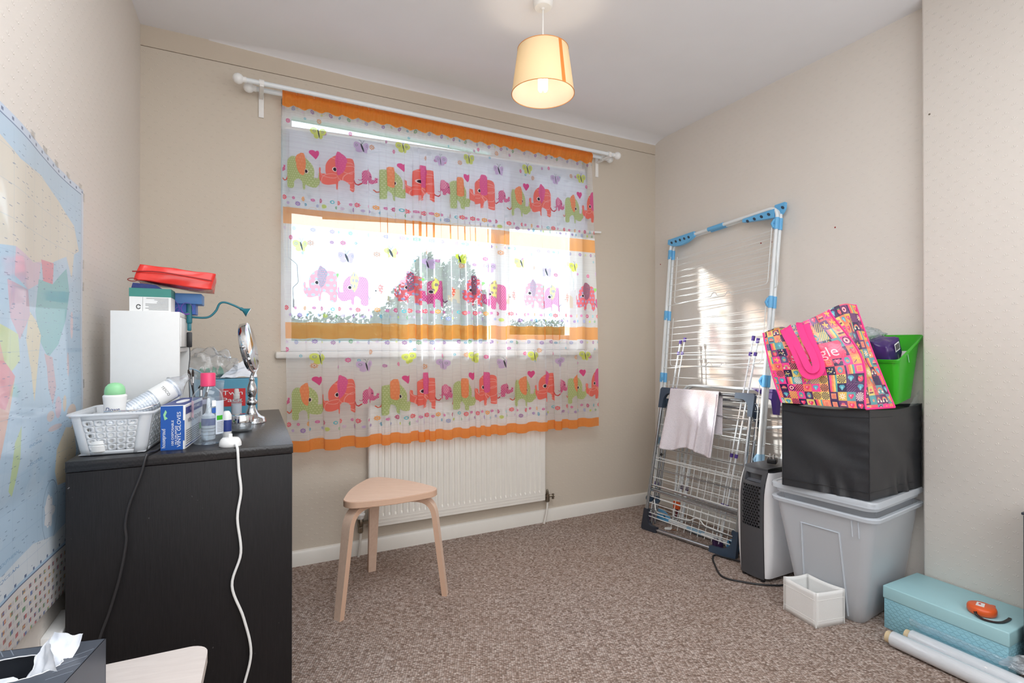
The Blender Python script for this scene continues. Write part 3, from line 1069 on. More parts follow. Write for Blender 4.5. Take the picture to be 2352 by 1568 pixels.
M_blind = blind_mat()
def blindf(u, v):
    zt = 2.062 + .052 * u
    zb = 1.668 + .080 * u - .020 * math.sin(PI * min(1, u * 1.8)) * (u < .56)
    x = .138 + u * 1.700 + .010 * v * u
    return (x, 2.641 + .004 * math.sin(u * 9 + 2 * v), zt + (zb - zt) * v)
add('blind_cloth', MB().grid(blindf, 60, 16), M_blind, bl, 180)
add('bottom_bar', MB().tube([(.30, 2.636, 1.660), (1.04, 2.634, 1.700), (1.945, 2.632, 1.748)], .007, 10), M_white, bl)
add('roller_tube', MB().tube([(.135, 2.662, 2.072), (1.84, 2.662, 2.126)], .012, 12), M_white, bl)
b = MB().tube([(.150, 2.630, 2.05), (.150, 2.628, 1.72), (.154, 2.628, 1.66), (.148, 2.628, 1.60), (.150, 2.628, 1.45)], .0016, 6)
b.tube([(.138, 2.628, 2.05), (.136, 2.628, 1.50), (.140, 2.628, 1.42), (.150, 2.628, 1.38)], .0014, 6)
add('pull_cord', b, M_steel_dark, bl)
wand = MB().tube(rounded([(.152, 2.626, 1.455), (.187, 2.624, 1.425), (.192, 2.624, 1.34), (.168, 2.624, 1.315), (.172, 2.624, 1.235)], .008, 4), .0021, 7)
wand.tube([(.172, 2.624, 1.262), (.172, 2.624, 1.222)], .0038, 8)
add('crank_wand', wand, M_steel_dark, bl)

# ------------------------------------------------------------------ pendant lamp
LX, LY = 1.016, 1.75
pl_ = thing('pendant_lamp', 'cream drum shade pendant lamp with an orange stripe hanging lit from ceiling', 'lamp', (LX, LY, H))
add('ceiling_rose', MB().lathe([(.038, 0), (.040, -.012), (.037, -.028), (.032, -.033), (.007, -.034), (.006, -.040)], 28, Matrix.Translation((LX, LY, H))), M_white, pl_)
add('flex', MB().tube([(LX, LY, H - .036), (LX, LY, 2.180)], .0030, 8), M_white, pl_)
add('lampholder', MB().lathe([(.012, 2.186), (.018, 2.180), (.020, 2.150), (.017, 2.138)], 18, Matrix.Translation((LX, LY, 0))), M_white, pl_)
def shade_mat(name, rgb, tl):
    t = NT(name)
    w = t.n('ShaderNodeTexWave', bands_direction='Z'); w.inputs['Scale'].default_value = 220
    t.l(t.coord(), w.inputs['Vector'])
    c = lin(rgb)
    col = t.mixc(w.outputs['Fac'], tuple(x * .95 for x in c), c)
    return t.done(t.mixs(tl, t.sh('ShaderNodeBsdfDiffuse', col), t.sh('ShaderNodeBsdfTranslucent', col)))
M_shade = shade_mat('cream_shade_cloth', (246, 222, 180), .26)
M_stripe = shade_mat('orange_stripe_cloth', (236, 150, 80), .22)
ZT, ZB, RT, RB = 2.204, 2.030, .099, .1225
sh = add('shade', MB().grid(lambda u, v: (LX + (RT + (RB - RT) * v) * math.cos(2 * PI * u), LY + (RT + (RB - RT) * v) * math.sin(2 * PI * u), ZT + (ZB - ZT) * v), 64, 8, closed=True), M_shade, pl_, 180)
a0 = math.radians(-80)
add('shade_lining', MB().grid(lambda u, v: (LX + (RT - .0012 + (RB - RT) * v) * math.cos(2 * PI * u), LY + (RT - .0012 + (RB - RT) * v) * math.sin(2 * PI * u), ZT + (ZB + .001 - ZT) * v), 64, 8, closed=True), shade_mat('white_lining_paper', (222, 219, 212), .5), sh, 180)
add('stripe', MB().grid(lambda u, v: (LX + (RT + .0008 + (RB - RT) * v) * math.cos(a0 + (u - .5) * .15), LY + (RT + .0008 + (RB - RT) * v) * math.sin(a0 + (u - .5) * .15), ZT + (ZB - ZT) * v), 3, 8), M_stripe, sh, 180)
M_trim = plain('orange_piping', (214, 142, 76), .6)
for z, r in ((ZT, RT), (ZB, RB)):
    add('shade_rim', MB().tube([(LX + r * math.cos(2 * PI * k / 64), LY + r * math.sin(2 * PI * k / 64), z) for k in range(64)], .0016, 6, True), M_trim, sh)
b = MB()
for k in range(3):
    a = 2 * PI * k / 3 + .4
    b.tube([(LX + .018 * math.cos(a), LY + .018 * math.sin(a), 2.165), (LX + .0975 * math.cos(a), LY + .0975 * math.sin(a), ZT - .004)], .0015, 6)
add('shade_carrier', b, M_white_tube, sh)
b = MB()
for k in range(3):
    a = 2 * PI * k / 3
    cx, cy = LX + .012 * math.cos(a), LY + .012 * math.sin(a)
    dx, dy = -.007 * math.sin(a), .007 * math.cos(a)
    b.tube(rounded([(cx + dx, cy + dy, 2.14), (cx + dx, cy + dy, 2.046), (cx - dx, cy - dy, 2.046), (cx - dx, cy - dy, 2.14)], .007, 5), .0052, 10)
add('bulb', b, M_bulb, pl_)
bulb_l = lamp('bulb_light', 'POINT', (LX, LY, 2.09), 1.7, (1.0, .82, .60), shadow_soft_size=.03)
# ------------------------------------------------------------------ helpers for soft and pierced shapes
def perf(mb, fn, nx, ny, fill=.62, n=14, stagger=False, mi=0, fv=None):
    fv = fv or fill
    """a panel pierced by nx by ny round holes; fn maps (u, v) in 0..1 to space"""
    for j in range(ny):
        sh_ = .5 if (stagger and j % 2) else 0.0
        cells = nx - (1 if sh_ else 0)
        for i in range(cells):
            cu, cv_ = (i + .5 + sh_) / nx, (j + .5) / ny
            vs = []
            for k in range(n):
                a = 2 * PI * k / n
                c, s_ = math.cos(a), math.sin(a)
                q = 1 / max(abs(c), abs(s_))
                vs.append(fn(cu + c * q * .5 / nx, cv_ + s_ * q * .5 / ny))
            for k in range(n):
                a = 2 * PI * k / n
                vs.append(fn(cu + math.cos(a) * .5 * fill / nx, cv_ + math.sin(a) * .5 * fv / ny))
            mb.mesh(vs, [(k, (k + 1) % n, n + (k + 1) % n, n + k) for k in range(n)], None, mi)
        if sh_:
            for a, b in ((0, sh_ / nx), (1 - sh_ / nx, 1)):
                mb.mesh([fn(a, j / ny), fn(b, j / ny), fn(b, (j + 1) / ny), fn(a, (j + 1) / ny)], [(0, 1, 2, 3)], None, mi)

def lerp3(a, b, t):
    return (a[0] + (b[0] - a[0]) * t, a[1] + (b[1] - a[1]) * t, a[2] + (b[2] - a[2]) * t)

def lump(c, n=10, amp=.006, freq=18, seed=0.0, bulge=0.0):
    """soft six-sided bundle from 8 corners (bottom four, top four) with crumples"""
    mb = MB()
    idx = {}
    vs, fs = [], []
    def P(u, v, w):
        a = lerp3(lerp3(c[0], c[1], u), lerp3(c[3], c[2], u), v)
        b = lerp3(lerp3(c[4], c[5], u), lerp3(c[7], c[6], u), v)
        p = Vector(lerp3(a, b, w))
        ctr = sum((Vector(q) for q in c), Vector()) / 8
        d = (p - ctr)
        k = bulge * (math.sin(PI * u) * math.sin(PI * v) + math.sin(PI * u) * math.sin(PI * w) + math.sin(PI * v) * math.sin(PI * w))
        if d.length > 0: p += d.normalized() * k
        p += noise.noise_vector(p * freq + Vector((seed, seed * 2, seed * 3))) * amp
        return p
    def vid(i, j, k):
        if (i, j, k) not in idx:
            idx[(i, j, k)] = len(vs); vs.append(P(i / n, j / n, k / n))
        return idx[(i, j, k)]
    for a in range(n):
        for b in range(n):
            fs.append((vid(a, b, 0), vid(a, b + 1, 0), vid(a + 1, b + 1, 0), vid(a + 1, b, 0)))
            fs.append((vid(a, b, n), vid(a + 1, b, n), vid(a + 1, b + 1, n), vid(a, b + 1, n)))
            fs.append((vid(a, 0, b), vid(a + 1, 0, b), vid(a + 1, 0, b + 1), vid(a, 0, b + 1)))
            fs.append((vid(a, n, b), vid(a, n, b + 1), vid(a + 1, n, b + 1), vid(a + 1, n, b)))
            fs.append((vid(0, a, b), vid(0, a, b + 1), vid(0, a + 1, b + 1), vid(0, a + 1, b)))
            fs.append((vid(n, a, b), vid(n, a + 1, b), vid(n, a + 1, b + 1), vid(n, a, b + 1)))
    return mb.mesh(vs, fs)

def blob(c, sx, sy, sz, amp=.25, freq=2.2, seed=0, n=30, flat=.9):
    """crumpled bag shape"""
    mb = MB()
    def f(u, v):
        a, b = 2 * PI * u, PI * v
        d = Vector((math.sin(b) * math.cos(a), math.sin(b) * math.sin(a), math.cos(b)))
        q = 1 + amp * noise.noise(d * freq + Vector((seed, 0, 0))) + amp * .55 * abs(noise.noise(d * freq * 2.6 + Vector((0, seed, 0))))
        z = d.z * q
        return (c[0] + d.x * q * sx, c[1] + d.y * q * sy, c[2] + max(-flat, z) * sz)
    return mb.grid(f, n, n // 2, closed=True)

# ------------------------------------------------------------------ chest of drawers
DX0, DX1, DY0, DY1, DT = -.383, .097, 1.520, 2.350, .780
ch = thing('chest_of_drawers', 'black-brown wooden chest of drawers seen from its side under the map', 'drawers', ((DX0 + DX1) / 2, (DY0 + DY1) / 2, 0))
add('top_board', MB().rbox(DX0 - .001, DX1 + .002, DY0 - .001, DY1 + .001, DT - .025, DT, .0015), M_darktop, ch)
add('side_panel', MB().rbox(DX0, DX1, DY0, DY0 + .018, 0, DT - .0262, .0012), M_darkwood, ch)
add('side_panel', MB().rbox(DX0, DX1, DY1 - .018, DY1, 0, DT - .0262, .0012), M_darkwood, ch)
add('back_panel', MB().box(DX0 + .002, DX0 + .008, DY0 + .018, DY1 - .018, .04, DT - .036), M_darkwood, ch)
add('plinth', MB().box(DX1 - .05, DX1 - .03, DY0 + .018, DY1 - .018, 0, .05), M_darkwood, ch)
for k, (z0, z1) in enumerate(((.052, .280), (.284, .512), (.516, .748))):
    add('drawer', MB().rbox(DX1 - .018, DX1, DY0 + .018, DY1 - .004, z0, z1, .0015), M_darkwood, ch)

# ------------------------------------------------------------------ wall map
mp = Canvas(1024, 1536, (176, 208, 232))
MY0, MY1, MZ0, MZ1 = .95, 1.80, .452, 1.475
def mx(y): return (y - MY0) / (MY1 - MY0) * 1024
def mz(z): return (MZ1 - z) / (MZ1 - MZ0) * 1536
def land(pts, rgb): mp.poly([(mx(y), mz(z)) for y, z in pts], rgb)
q = random.Random(5)
for k in range(40):
    mp.ell(q.uniform(0, 1024), q.uniform(200, 1280), q.uniform(30, 120), q.uniform(20, 70), (166, 202, 230) if k % 2 else (190, 216, 236), op=.5)
mp.rect(0, 0, 1024, mz(1.46), (196, 214, 238))
land([(.95, 1.40), (1.12, 1.43), (1.30, 1.405), (1.45, 1.415), (1.60, 1.395), (1.72, 1.36), (1.76, 1.30), (1.72, 1.285), (1.70, 1.22), (1.66, 1.27), (1.55, 1.24), (1.40, 1.22), (1.28, 1.235), (1.15, 1.22), (.95, 1.23)], (226, 216, 196))
land([(1.28, 1.235), (1.40, 1.22), (1.46, 1.23), (1.44, 1.18), (1.36, 1.16), (1.28, 1.18)], (220, 190, 210))
land([(1.46, 1.235), (1.56, 1.24), (1.55, 1.19), (1.48, 1.18)], (228, 130, 150))
land([(1.44, 1.19), (1.55, 1.19), (1.66, 1.24), (1.68, 1.18), (1.65, 1.11), (1.60, 1.05), (1.53, 1.02), (1.46, 1.06), (1.42, 1.12)], (120, 190, 196))
land([(1.37, 1.12), (1.43, 1.10), (1.47, 1.07), (1.45, 1.00), (1.425, .93), (1.40, 1.00), (1.36, 1.06)], (232, 214, 170))
land([(1.25, 1.17), (1.36, 1.16), (1.38, 1.11), (1.32, 1.06), (1.27, 1.10)], (206, 170, 190))
land([(1.22, 1.09), (1.31, 1.07), (1.325, 1.02), (1.26, .99), (1.21, 1.03)], (200, 220, 160))
land([(.95, 1.17), (1.10, 1.15), (1.21, 1.10), (1.25, 1.02), (1.30, .99), (1.27, .90), (1.24, .80), (1.18, .70), (1.13, .72), (1.08, .90), (1.00, .96), (.95, .96)], (224, 176, 160))
land([(1.18, 1.03), (1.25, 1.02), (1.30, .99), (1.26, .93), (1.19, .95)], (226, 140, 150))
land([(1.12, .90), (1.24, .90), (1.23, .82), (1.15, .80)], (190, 150, 190))
land([(1.315, .86), (1.345, .89), (1.35, .82), (1.33, .755), (1.31, .77)], (190, 216, 150))
land([(1.50, 1.03), (1.56, 1.02), (1.585, .95), (1.56, .91), (1.53, .95), (1.52, 1.0)], (206, 170, 180))
for (y, z, a, b, c) in ((1.545, .885, .028, .012, (214, 196, 190)), (1.60, .90, .022, .026, (216, 186, 200)), (1.645, .905, .012, .02, (226, 200, 170)), (1.58, .855, .05, .007, (214, 190, 190)), (1.70, .88, .035, .018, (220, 190, 170)), (1.70, 1.10, .012, .035, (236, 208, 214)), (1.67, 1.0, .008, .03, (222, 196, 200))):
    mp.ell(mx(y), mz(z), a / (MY1 - MY0) * 1024, b / (MZ1 - MZ0) * 1536, c)
land([(1.60, .80), (1.66, .845), (1.70, .84), (1.715, .85), (1.76, .78), (1.765, .73), (1.73, .69), (1.68, .71), (1.62, .715), (1.595, .75)], (228, 204, 162))
mp.ell(mx(1.57), mz(.667), 70, 105, (60, 90, 130), ring=.02)
mp.star(mx(1.565), mz(.665), 52, 5, .2, (236, 236, 240)); mp.ell(mx(1.555), mz(.67), 26, 55, (244, 244, 246))
land([(.95, .645), (1.05, .625), (1.18, .635), (1.30, .615), (1.45, .625), (1.60, .605), (1.80, .62), (1.80, .57), (.95, .57)], (226, 234, 240))
for k in range(900):       # place-name specks
    y, z = q.uniform(MY0, MY1), q.uniform(.58, 1.44)
    x_, y_ = mx(y), mz(z); w_ = q.uniform(5, 16)
    mp.line([(x_, y_), (x_ + w_, y_ + q.uniform(-.5, .5))], 1.8, (70, 90, 130), op=.75)
for k in range(14):
    z = .6 + k * .062
    mp.line([(0, mz(z)), (1024, mz(z + .006))], 1, (120, 160, 200), op=.5)
    mp.line([(k * 80 - 20, mz(1.45)), (k * 80, mz(.57))], 1, (120, 160, 200), op=.5)
for body, y, z, h in (('INDIAN', 1.44, .84, 9), ('OCEAN', 1.45, .80, 9), ('PACIFIC', 1.73, 1.12, 8), ('OCEAN', 1.735, 1.09, 8), ('SOUTHERN', 1.33, .635, 10), ('OCEAN', 1.33, .605, 10)):
    mp.text(body, mx(y), mz(z), h, (96, 146, 196), fit=h * 11)
mp.rect(0, mz(1.4585), 1024, mz(1.4565), (60, 80, 130)); mp.rect(mx(1.782), mz(1.458), mx(1.784), mz(.562), (120, 140, 180))
mp.rect(0, mz(.562), 1024, 1536, (236, 228, 220)); mp.rect(0, mz(.5635), 1024, mz(.561), (70, 84, 120))
mp.rect(mx(1.784), 0, 1024, mz(.562), (206, 218, 236))
for k in range(18):
    mp.rect(k * 58 + 20, mz(1.466) - 5, k * 58 + 32, mz(1.466) + 4, (70, 90, 130))
    mp.rect(k * 58 + 20, mz(.572) - 5, k * 58 + 32, mz(.572) + 4, (70, 90, 130))
fl = [(190, 50, 50), (60, 130, 70), (50, 80, 150), (230, 150, 50), (120, 40, 50), (150, 110, 60), (60, 70, 90)]
for r_ in range(8):
    for k in range(26):
        x_, y_ = k * 40 + 8 + (r_ % 2) * 8, mz(.548) + r_ * 27
        c1, c2, c3 = q.choice(fl), q.choice(fl), q.choice(fl)
        mp.rect(x_, y_, x_ + 17, y_ + 13, c1); mp.rect(x_, y_ + 4, x_ + 17, y_ + 9, c2); mp.rect(x_, y_, x_ + 6, y_ + 13, c3)
        for j in range(4): mp.line([(x_ + 20, y_ + 2 + j * 3), (x_ + 32, y_ + 2 + j * 3)], 1, (150, 150, 160))
land([(1.08, .655), (1.22, .69), (1.22, .58), (1.08, .575)], (236, 240, 246))
for k in range(16): mp.line([(mx(1.10), mz(.585 + k * .0055)), (mx(1.19), mz(.59 + k * .006))], 1.2, (120, 130, 150))
_y = int(mz(.560)); mp.c[_y:, :, :3] = mp.c[_y:, :, :3] * .72 + np.array((.90, .86, .83), np.float32) * .28
mp.c[..., :3] = mp.c[..., :3] * .74 + np.array((.84, .88, .92), np.float32) * .26
IM_map = mp.image('map_print')
def map_mat():
    t = NT('laminated_map_paper')
    im = t.n('ShaderNodeTexImage', image=IM_map)
    t.l(t.n('ShaderNodeTexCoord').outputs['UV'], im.inputs['Vector'])
    return t.done(t.pbr(im.outputs['Color'], .5, 0, t.bump(t.noise(t.coord(), 6, 3), .12, .008), Coat_Weight=.8, Coat_Roughness=.06))
M_map = map_mat()
def mapf(u, v):
    y = MY0 + u * (MY1 - MY0); z = MZ1 + v * (MZ0 - MZ1)
    low = max(0, v - .45) / .55
    y -= .13 * low ** 1.5 * max(0, u - .55) / .45
    x = XL + .004 + .005 * noise.noise(Vector((y * 5, z * 4, 1))) + .004 + low * max(0, u - .5) * .022 * (1 + .4 * math.sin(z * 14))
    k_ = min(1, max(0, (1.62 - y) / .38)) ; x += .024 * k_ * k_ * (3 - 2 * k_) * max(0, 1 - v * 1.4) ** .5
    return (max(XL + .002, x), y, z - .012 * low * max(0, u - .6))
wm = add('wall_map', MB().grid(mapf, 48, 60, 0, lambda u, v: (u, 1 - v)), M_map, None, 180, loc=(XL + .004, 1.37, .94))
tag(wm, 'glossy laminated world map poster with rows of flags on the left wall', 'map')
b = MB()
for u in np.linspace(.5, .97, 5): p = mapf(u, 0); b.rbox(p[0], p[0] + .001, p[1] - .012, p[1] + .012, p[2] - .004, p[2] + .010, .0004, 1)
for v in (.02, .2, .26, .52): p = mapf(1, v); b.rbox(p[0], p[0] + .001, p[1] - .004, p[1] + .008, p[2] - .012, p[2] + .012, .0004, 1)
add('sticky_tape', b, M_film, wm, kind='stuff')

# ------------------------------------------------------------------ socket on the left wall
so = thing('wall_socket', 'white twin wall socket on a surface box low on the left wall', 'socket', (XL, 1.585, .345))
add('back_box', MB().rbox(XL, XL + .030, 1.515, 1.660, .302, .388, .003), M_white, so)
add('face_plate', MB().rbox(XL + .030, XL + .038, 1.512, 1.663, .299, .391, .003), M_white, so)
for y in (1.540, 1.605): add('switch', MB().rbox(XL + .037, XL + .043, y, y + .012, .366, .381, .0015), M_white, so)
pg = thing('mains_plug', 'white three pin plug pushed into the left wall socket', 'plug', (XL + .038, 1.625, .335))
add('plug_body', MB().rbox(XL + .0385, XL + .066, 1.602, 1.650, .312, .360, .008, 3), M_white, pg)
add('fuse_cover', MB().rbox(XL + .065, XL + .068, 1.615, 1.637, .326, .346, .001), M_grey_print, pg)

# ------------------------------------------------------------------ perforated basket
bk = thing('storage_basket', 'frosted white plastic basket with rows of round holes on the chest', 'basket', (-.30, 1.67, DT))
Mb = frame((-.3905, 1.560, DT), (.996, -.07, 0), (.07, .996, 0))
def wl(x, y, z): return tuple(Mb @ Vector((x, y, z)))
BW, BD, BH, IN, CR = .166, .215, .101, .016, .024
def corner(i, t):
    k = IN * (1 - t)
    x0, x1, y0, y1 = k, BW - k, k, BD - k
    return [((x0, y0)), ((x1, y0)), ((x1, y1)), ((x0, y1))][i]
b = MB()
for i in range(4):
    def pf(u, v, i=i):
        a = Vector(corner(i, v)); c = Vector(corner((i + 1) % 4, v)); d = (c - a).normalized()
        p = a + d * CR + (c - a - d * 2 * CR) * u
        return wl(p.x, p.y, .002 + v * (BH - .002))
    def pf2(u, v, pf=pf): return pf(u, .10 + .76 * v)
    perf(b, pf2, 5, 5, .42, fv=.60)
    b.grid(lambda u, v: pf(u, v * .10), 5, 1); b.grid(lambda u, v: pf(u, .86 + .14 * v), 5, 2)
    def cf(u, v, i=i):
        a = Vector(corner(i, v)); p = Vector(corner((i - 1) % 4, v)); n_ = Vector(corner((i + 1) % 4, v))
        s_, e = a + (p - a).normalized() * CR, a + (n_ - a).normalized() * CR
        q_ = s_ * (1 - u) ** 2 + a * 2 * u * (1 - u) + e * u * u
        return wl(q_.x, q_.y, .002 + v * (BH - .002))
    b.grid(cf, 6, 6)
b.mesh([wl(*corner(i, 0), .003) for i in range(4)], [(0, 1, 2, 3)])
add('basket_body', b, M_basket, bk, 30, solid=.0012)
rim = [wl(x + BW / 2, y + BD / 2, BH) for x, y in rrect(BW + .008, BD + .008, CR)]
add('rim', MB().tube(rim, .0035, 8, True), M_basket, bk)
hd = MB().tube(spline([wl(.07, .004, BH + .006), wl(.10, -.002, BH + .007), wl(.14, 0, BH + .008), wl(BW + .004, .02, BH + .016), wl(BW + .006, .05, BH + .02)], 6), .0022, 8)
add('wire_handle', hd, M_chrome, bk)

pk = thing('cardboard_packet', 'plain white packet lying in the bottom of the perforated basket', 'packet', tuple(Mb @ Vector((.075, .11, .006))))
add('packet_body', MB().rbox(.028, .130, .060, .175, .0062, .0690, .003, 2, Mb), M_card, pk)
tb = thing('cream_tub', 'rounded white tub showing dimly through the basket front', 'tub', tuple(Mb @ Vector((.055, .040, .0062))))
add('tub_body', MB().lathe([(.022, .0062), (.026, .010), (.0275, .024), (.026, .026)], 24, Mb @ Matrix.Translation((.056, .036, 0))), M_white, tb)
add('tub_lid', MB().lathe([(.0265, .026), (.028, .028), (.027, .036), (.018, .041), (0, .042)], 24, Mb @ Matrix.Translation((.056, .036, 0))), M_white, tb)

# roll-on bottle standing in the basket
ro = thing('deodorant_bottle', 'white roll-on deodorant with rounded pale green cap standing in basket', 'deodorant', tuple(Mb @ Vector((.068, .092, .0585))))
cx, cy, cz = Mb @ Vector((.068, .092, .0585))
cz = .8495
Mr = Matrix.Translation((cx, cy, cz))
add('bottle', MB().lathe([(.020, 0), (.0225, .004), (.0232, .02), (.0236, .045), (.0256, .064), (.0262, .068), (.0245, .0705), (.022, .072)], 28, Mr, 0, 1, .72), M_white, ro)
add('cap', MB().lathe([(.0215, .072), (.0224, .0735), (.0220, .084), (.0198, .092), (.0145, .0985), (.008, .1015), (0, .1024)], 28, Mr, 0, 1, .8), M_mint, ro)
def bend_on(cx, cy, cz, r, zc, a0, sy=1.0):
    return lambda X, Y: (cx + (r + .0005) * math.sin(a0 + X / r), cy - (r + .0005) * sy * math.cos(a0 + X / r), cz + zc + Y)
lettering('Dove', .0105, None, M_navy_print, ro, fit=.032, shear=.25, bend=bend_on(cx, cy, cz, .0238, .030, -.12, .72))
r2 = thing('deodorant_bottle', 'white deodorant with a green leaf mark tipped over behind the roll-on', 'deodorant', (-.279, 1.700, .84))
M2 = Matrix.Translation((-.274, 1.702, .872)) @ Matrix.Rotation(math.radians(-68), 4, 'Y') @ Matrix.Rotation(.25, 4, 'X')
add('bottle', MB().lathe([(.018, -.055), (.024, -.05), (.025, .0), (.023, .010)], 24, M2), M_white, r2)
add('cap', MB().lathe([(.0235, .010), (.024, .014), (.023, .026), (.017, .036), (.009, .040), (0, .041)], 24, M2), M_white_matt, r2)
Ml = M2 @ Matrix.Translation((.0, -.0248, .015)) @ Matrix.Rotation(PI / 2, 4, 'X')
add('leaf_mark', MB().prism([(.001, .000), (.012, .002), (.017, .009), (.008, .0085)], .001, Ml), M_green_pl, r2)

# tube of cotton pads in a clear sleeve
ct = thing('cotton_pad_tube', 'clear sleeve of stacked cotton pads leaning over the basket rim', 'cotton pads', (-.265, 1.665, .87))
p0, p1 = Vector((-.330, 1.648, .842)), Vector((-.196, 1.725, .930))
ax = (p1 - p0).normalized()
Mc = frame(p0, ax.orthogonal(), ax.cross(ax.orthogonal()))
L = (p1 - p0).length
nd = 26
for k in range(nd):
    z = L * k / nd
    r = .0275 + .0006 * math.sin(k * 2.3)
    add('cotton_pad', MB().lathe([(r - .002, z), (r, z + .001), (r, z + L / nd - .0016), (r - .002, z + L / nd - .0006)], 20, Mc), M_tissue, ct)
slv = MB().grid(lambda u, v: tuple(Mc @ Vector(((.0290 + .0012 * noise.noise(Vector((u * 9, v * 11, 3)))) * math.cos(2 * PI * u), .0290 * math.sin(2 * PI * u), L * (-.02 + 1.02 * v)))), 26, 14, closed=True)
def gather(u, v):
    r = .029 * (1 - v) ** 1.3 * (1 + .22 * math.sin(u * 2 * PI * 7) * v) + .004 + .016 * max(0, v - .6)
    return tuple(Mc @ Vector((r * math.cos(2 * PI * u) + .01 * v, r * math.sin(2 * PI * u), L * (1 + .28 * v))))
slv.grid(gather, 42, 8, closed=True)
add('sleeve', slv, M_filmbag, ct, 180)
def ctb(X, Y):       # words run round the tube
    a = CT0 - 1.25 + X / .0297
    return tuple(Mc @ Vector((.0297 * math.cos(a), .0297 * math.sin(a), L * .80 + Y)))
# find the side of the tube that faces the room
best = max(range(72), key=lambda k: (Mc.to_3x3() @ Vector((math.cos(k * PI / 36), math.sin(k * PI / 36), 0))).dot(Vector((.12, -1, .25))))
CT0 = best * PI / 36 + 1.25
band_ = MB().grid(lambda u, v: tuple(Mc @ Vector((.02945 * math.cos(CT0 - 1.25 + (u - .5) * 2.4), .02945 * math.sin(CT0 - 1.25 + (u - .5) * 2.4), L * (.66 + .27 * v)))), 16, 3)
add('paper_band', band_, M_card, ct, 180)
lettering('TESCO', .0075, None, M_black_print, ct, bend=ctb)

# ------------------------------------------------------------------ box of vinyl gloves
gb = thing('glove_box', 'blue and white box of vinyl gloves standing on the chest edge', 'box', (-.165, 1.67, DT))
Mg = frame((-.2085, 1.574, DT), (.993, -.12, 0), (.12, .993, 0))
GW, GD, GH = .054, .200, .114
M_blue_gl = plain('glove_box_blue', (28, 86, 168), .45, 0, .05, 30)
M_blue_dk = plain('glove_box_navy', (40, 60, 130), .45, 0, .06, 50)
add('box_body', MB().rbox(0, GW, 0, GD, 0, GH, .0012, 1, Mg), M_card, gb)
def facing(mb, pts, M, d): return mb.mesh([tuple(M @ Vector(p)) for p in pts], [tuple(range(len(pts)))])
Mgf = frame(tuple(Mg @ Vector((GW / 2, -.0004, GH / 2))), Mg.to_3x3() @ Vector((1, 0, 0)), (0, 0, 1))
pts = [(-.0268, -.0568), (.0225, -.0568), (.0225, -.034), (.0262, -.034), (.0262, .018), (.0225, .018), (.0225, .0555), (-.0268, .0555)]
add('blue_front', MB().prism(pts, .0004, Mgf), M_blue_gl, gb, 0)
Mv = Mgf @ Matrix.Rotation(PI / 2, 4, 'Z')
def glt(s_, h, off, along, fit, mat=M_white_print): lettering(s_, h, Mv @ Matrix.Translation((along, -off, .0005)), mat, gb, fit=fit)
glt('VINYL GLOVES', .0085, .0175, -.005, .090)
glt('MULTIPURPOSE', .0045, .0090, -.019, .048)
glt('100 DISPOSABLE', .0052, .0020, -.013, .064)
glt('houseproud', .0085, -.0165, -.0265, .048)
add('hand_mark', MB().prism([(.020, .018), (.034, .021), (.046, .016), (.040, .013), (.030, .0165), (.024, .011)], .0003, Mv @ Matrix.Translation((0, 0, .0006))), M_mint, gb, 0)
Mgs = frame(tuple(Mg @ Vector((GW + .0004, GD / 2, GH / 2))), Mg.to_3x3() @ Vector((0, 1, 0)), (0, 0, 1))
def srect(x0, x1, y0, y1, mat, nm='side_print'):
    add(nm, MB().prism([(x0, y0), (x1, y0), (x1, y1), (x0, y1)], .0003, Mgs), mat, gb, 0)
srect(-.094, .094, .032, .050, M_blue_dk)
srect(-.096, .09, -.052, -.049, M_blue_dk); 
for k in range(7): srect(-.09, .06 - .008 * (k % 3), -.012 - .0055 * k, -.0095 - .0055 * k, M_grey_print)
lettering('VINYL GLOVES', .012, Mgs @ Matrix.Translation((0, .008, .0003)), M_darkpurple, gb, fit=.15)
lettering('100 DISPOSABLE', .007, Mgs @ Matrix.Translation((0, .039, .0006)), M_white_print, gb, fit=.11)
srect(.055, .085, -.03, -.012, M_green_pl)
Mgt = frame(tuple(Mg @ Vector((GW / 2, GD / 2, GH + .0003))), Mg.to_3x3() @ Vector((1, 0, 0)), Mg.to_3x3() @ Vector((0, 1, 0)))
add('top_print', MB().prism(rrect(.052, .198, .002), .0003, Mgt), M_blue_dk, gb, 0)
add('tear_oval', MB().prism([(.012 * math.cos(a * PI / 12), .05 * math.sin(a * PI / 12)) for a in range(24)], .0003, Mgt @ Matrix.Translation((0, 0, .0004))), M_white_print, gb, 0)

# ------------------------------------------------------------------ bottles and pots on the chest
bt = thing('water_bottle', 'large clear bottle with pink flip cap standing beside the glove box', 'bottle', (-.108, 1.625, DT))
Mt = Matrix.Translation((-.108, 1.625, DT))
prof = [(.012, .003), (.028, .001), (.0345, .004), (.0375, .013), (.038, .05), (.038, .115), (.0365, .128), (.031, .141), (.023, .149), (.0175, .1535), (.0170, .156)]
add('bottle', MB().lathe(prof, 32, Mt, 0, 1, .80), M_bottle, bt, 60)
wp = [(.010, .005), (.027, .004), (.034, .008), (.0365, .016), (.0368, .118), (.035, .127), (0, .1275)]
add('liquid', MB().lathe(wp, 32, Mt, 0, 1, .79), film('clear_liquid', (.95, .975, 1), .03, .02, .02, 5), bt, 60)
add('flip_cap', MB().lathe([(.0170, .1565), (.0180, .1575), (.0182, .190), (.0172, .1925), (0, .1928)], 28, Mt, 0, 1, .9), M_pink_pl, bt)
M_lab = plain('label_pale_blue', (206, 216, 228), .5, 0, .03)
